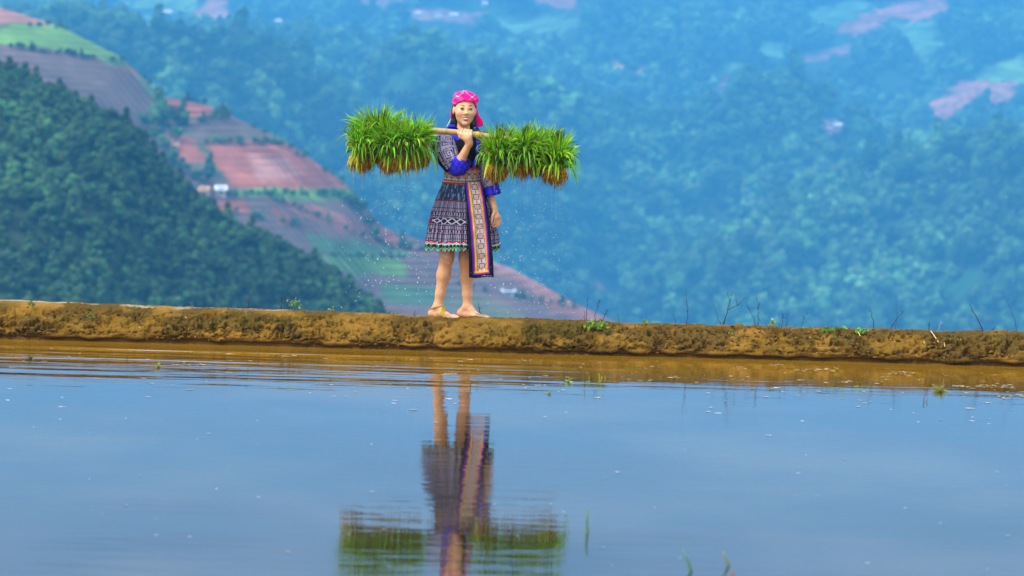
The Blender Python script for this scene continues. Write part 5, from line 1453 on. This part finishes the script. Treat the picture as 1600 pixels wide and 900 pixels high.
reed(918, 833, [[(918, 833), (917, 815), (919, 796)]], 'blurred green blade standing in open water right of the reflection', (.16, .30, .05), .0075, True)
reed(1080, 893, [[(1080, 893), (1075, 876), (1065, 858)]], 'blurred green blade leaning left at the bottom of the water', (.10, .25, .10), .0085, True)
reed(1139, 884, [[(1139, 884), (1134, 872), (1129, 861)]], 'pale green blade right of the leaning green blade', (.22, .28, .08), .0080, True)
reed(1144, 899, [[(1144, 899), (1144.5, 893)]], 'reddish brown bud at the foot of the pale green blade', (.22, .08, .04), .012)
def grass_tuft(px, py, n, h, label, col):
    base = water_at(px, py); g = np.random.default_rng(int(px)); b = Bag()
    for k in range(n):
        a = g.uniform(0, 6.28); t_ = g.uniform(.2, 1.4); l = h * g.uniform(.5, 1.1); d = np.array([math.cos(a) * math.sin(t_), math.sin(a) * math.sin(t_), math.cos(t_)])
        p = np.array([d * l * u for u in np.linspace(0, 1, 5)]); p[:, 2] -= .3 * l * np.linspace(0, 1, 5) ** 2; p[:, 2] = np.maximum(p[:, 2], -.005); s_ = np.cross(d, g.normal(size=3)); s_ /= np.linalg.norm(s_)
        w_ = np.array([.0028, .0034, .003, .002, .0003])[:, None]; b.add(np.stack([p + s_ * w_, p - s_ * w_], 1).reshape(-1, 3), np.array([[2 * i, 2 * i + 1, 2 * i + 3, 2 * i + 2] for i in range(4)]), np.clip(np.array(col) * g.uniform(.6, 1.4), 0, 1))
    o = link('grass_tuft', b.mesh('grass_tuft'), MAT_LEAF, origin=base); tag(o, label, 'grass tuft', 'grass tufts floating in the paddy water')
grass_tuft(1468, 612, 46, .09, 'spreading yellow-green tuft floating in the reflection at right', (.30, .30, .03))
grass_tuft(1308, 580, 22, .06, 'flat yellow tuft floating close to the bank at right', (.34, .26, .03))
grass_tuft(247, 574, 26, .055, 'pale yellow tuft floating in the bright ripples at left', (.46, .44, .12))
grass_tuft(48, 562, 26, .05, 'brown clump of weed floating in the ripples at far left', (.16, .12, .05))
grass_tuft(888, 597, 16, .045, 'small bright green tuft below the pair of dark sprigs', (.30, .40, .04))
grass_tuft(858, 616, 10, .035, 'green fleck of weed floating just past the bank reflection', (.28, .40, .06))
grass_tuft(1142, 560, 20, .05, 'dull tuft at the water line below the many-branched twig', (.22, .18, .04))

g = np.random.default_rng(88); b = Bag()
def fleck(px, py, w_, col):
    c = water_at(px, py); n = 7; th_ = np.sort(g.uniform(0, 6.28, n)); r = g.uniform(.6, 1.1, n)
    v = np.stack([np.cos(th_) * r * w_ * g.uniform(1.2, 2.6), np.sin(th_) * r * w_ * g.uniform(1.0, 1.8), g.uniform(.0003, .0012, n)], 1) + c + [0, 0, .002]
    v = np.vstack([v, c + [0, 0, .0026]]); i = np.arange(n); b.add(v, np.stack([i, (i + 1) % n, np.full(n, n), np.full(n, n)], 1), col)
for k in range(250):
    px_ = g.uniform(-20, 1620); m = 545 + .0265 * (px_ - 800)
    py_ = m + 18 + abs(g.normal(0, 1)) * 38
    if px_ < 560 and py_ < m + 62 and g.uniform() < .65: continue
    fleck(px_, py_, g.uniform(.004, .014), np.array((.58, .40, .20)) * g.uniform(.4, 1.2) if py_ < m + 78 else np.array((.62, .60, .58)) * g.uniform(.5, 1.2))
for (x0_, x1_, y_, n_) in [(1525, 1585, 604, 38), (1240, 1300, 578, 22), (1390, 1430, 583, 12), (1490, 1515, 604, 12), (1200, 1240, 570, 8), (1310, 1330, 598, 8), (1145, 1165, 575, 8), (815, 835, 563, 8), (1030, 1060, 590, 12), (1205, 1222, 607, 8), (440, 470, 557, 12), (270, 330, 570, 16), (690, 720, 585, 10), (815, 830, 605, 8), (1560, 1600, 620, 8), (840, 850, 603, 6)]:
    for k in range(n_): fleck(g.uniform(x0_, x1_), y_ + g.normal(0, 1.2), g.uniform(.004, .011), np.array((.60, .42, .22)) * g.uniform(.5, 1.2))
for k in range(70):
    fleck(g.uniform(0, 1600), g.uniform(640, 890), g.uniform(.003, .008), np.array((.5, .48, .48)) * g.uniform(.3, 1.2))
link('floating_flecks', b.mesh('floating_flecks', False), MAT_FLECK, kind='stuff')

# ------------------------------------------------------------------ haze: one box of air round everything
hb = Bag(); hb.add(*box((0, 2000, (-182 + HAZE_TOP) / 2), (3000, 4400, HAZE_TOP + 182)))
hm = bpy.data.materials.new('haze'); hm.use_nodes = True
ht = hm.node_tree; ht.nodes.remove(ht.nodes['Principled BSDF'])
pv = ht.nodes.new('ShaderNodeVolumePrincipled'); pv.inputs['Density'].default_value = HAZE_DENSITY
pv.inputs['Color'].default_value = (*HAZE_COLOR, 1); pv.inputs['Anisotropy'].default_value = 0.0
ht.links.new(pv.outputs[0], ht.nodes['Material Output'].inputs['Volume'])
link('haze', hb.mesh('haze', False), hm, kind='stuff')
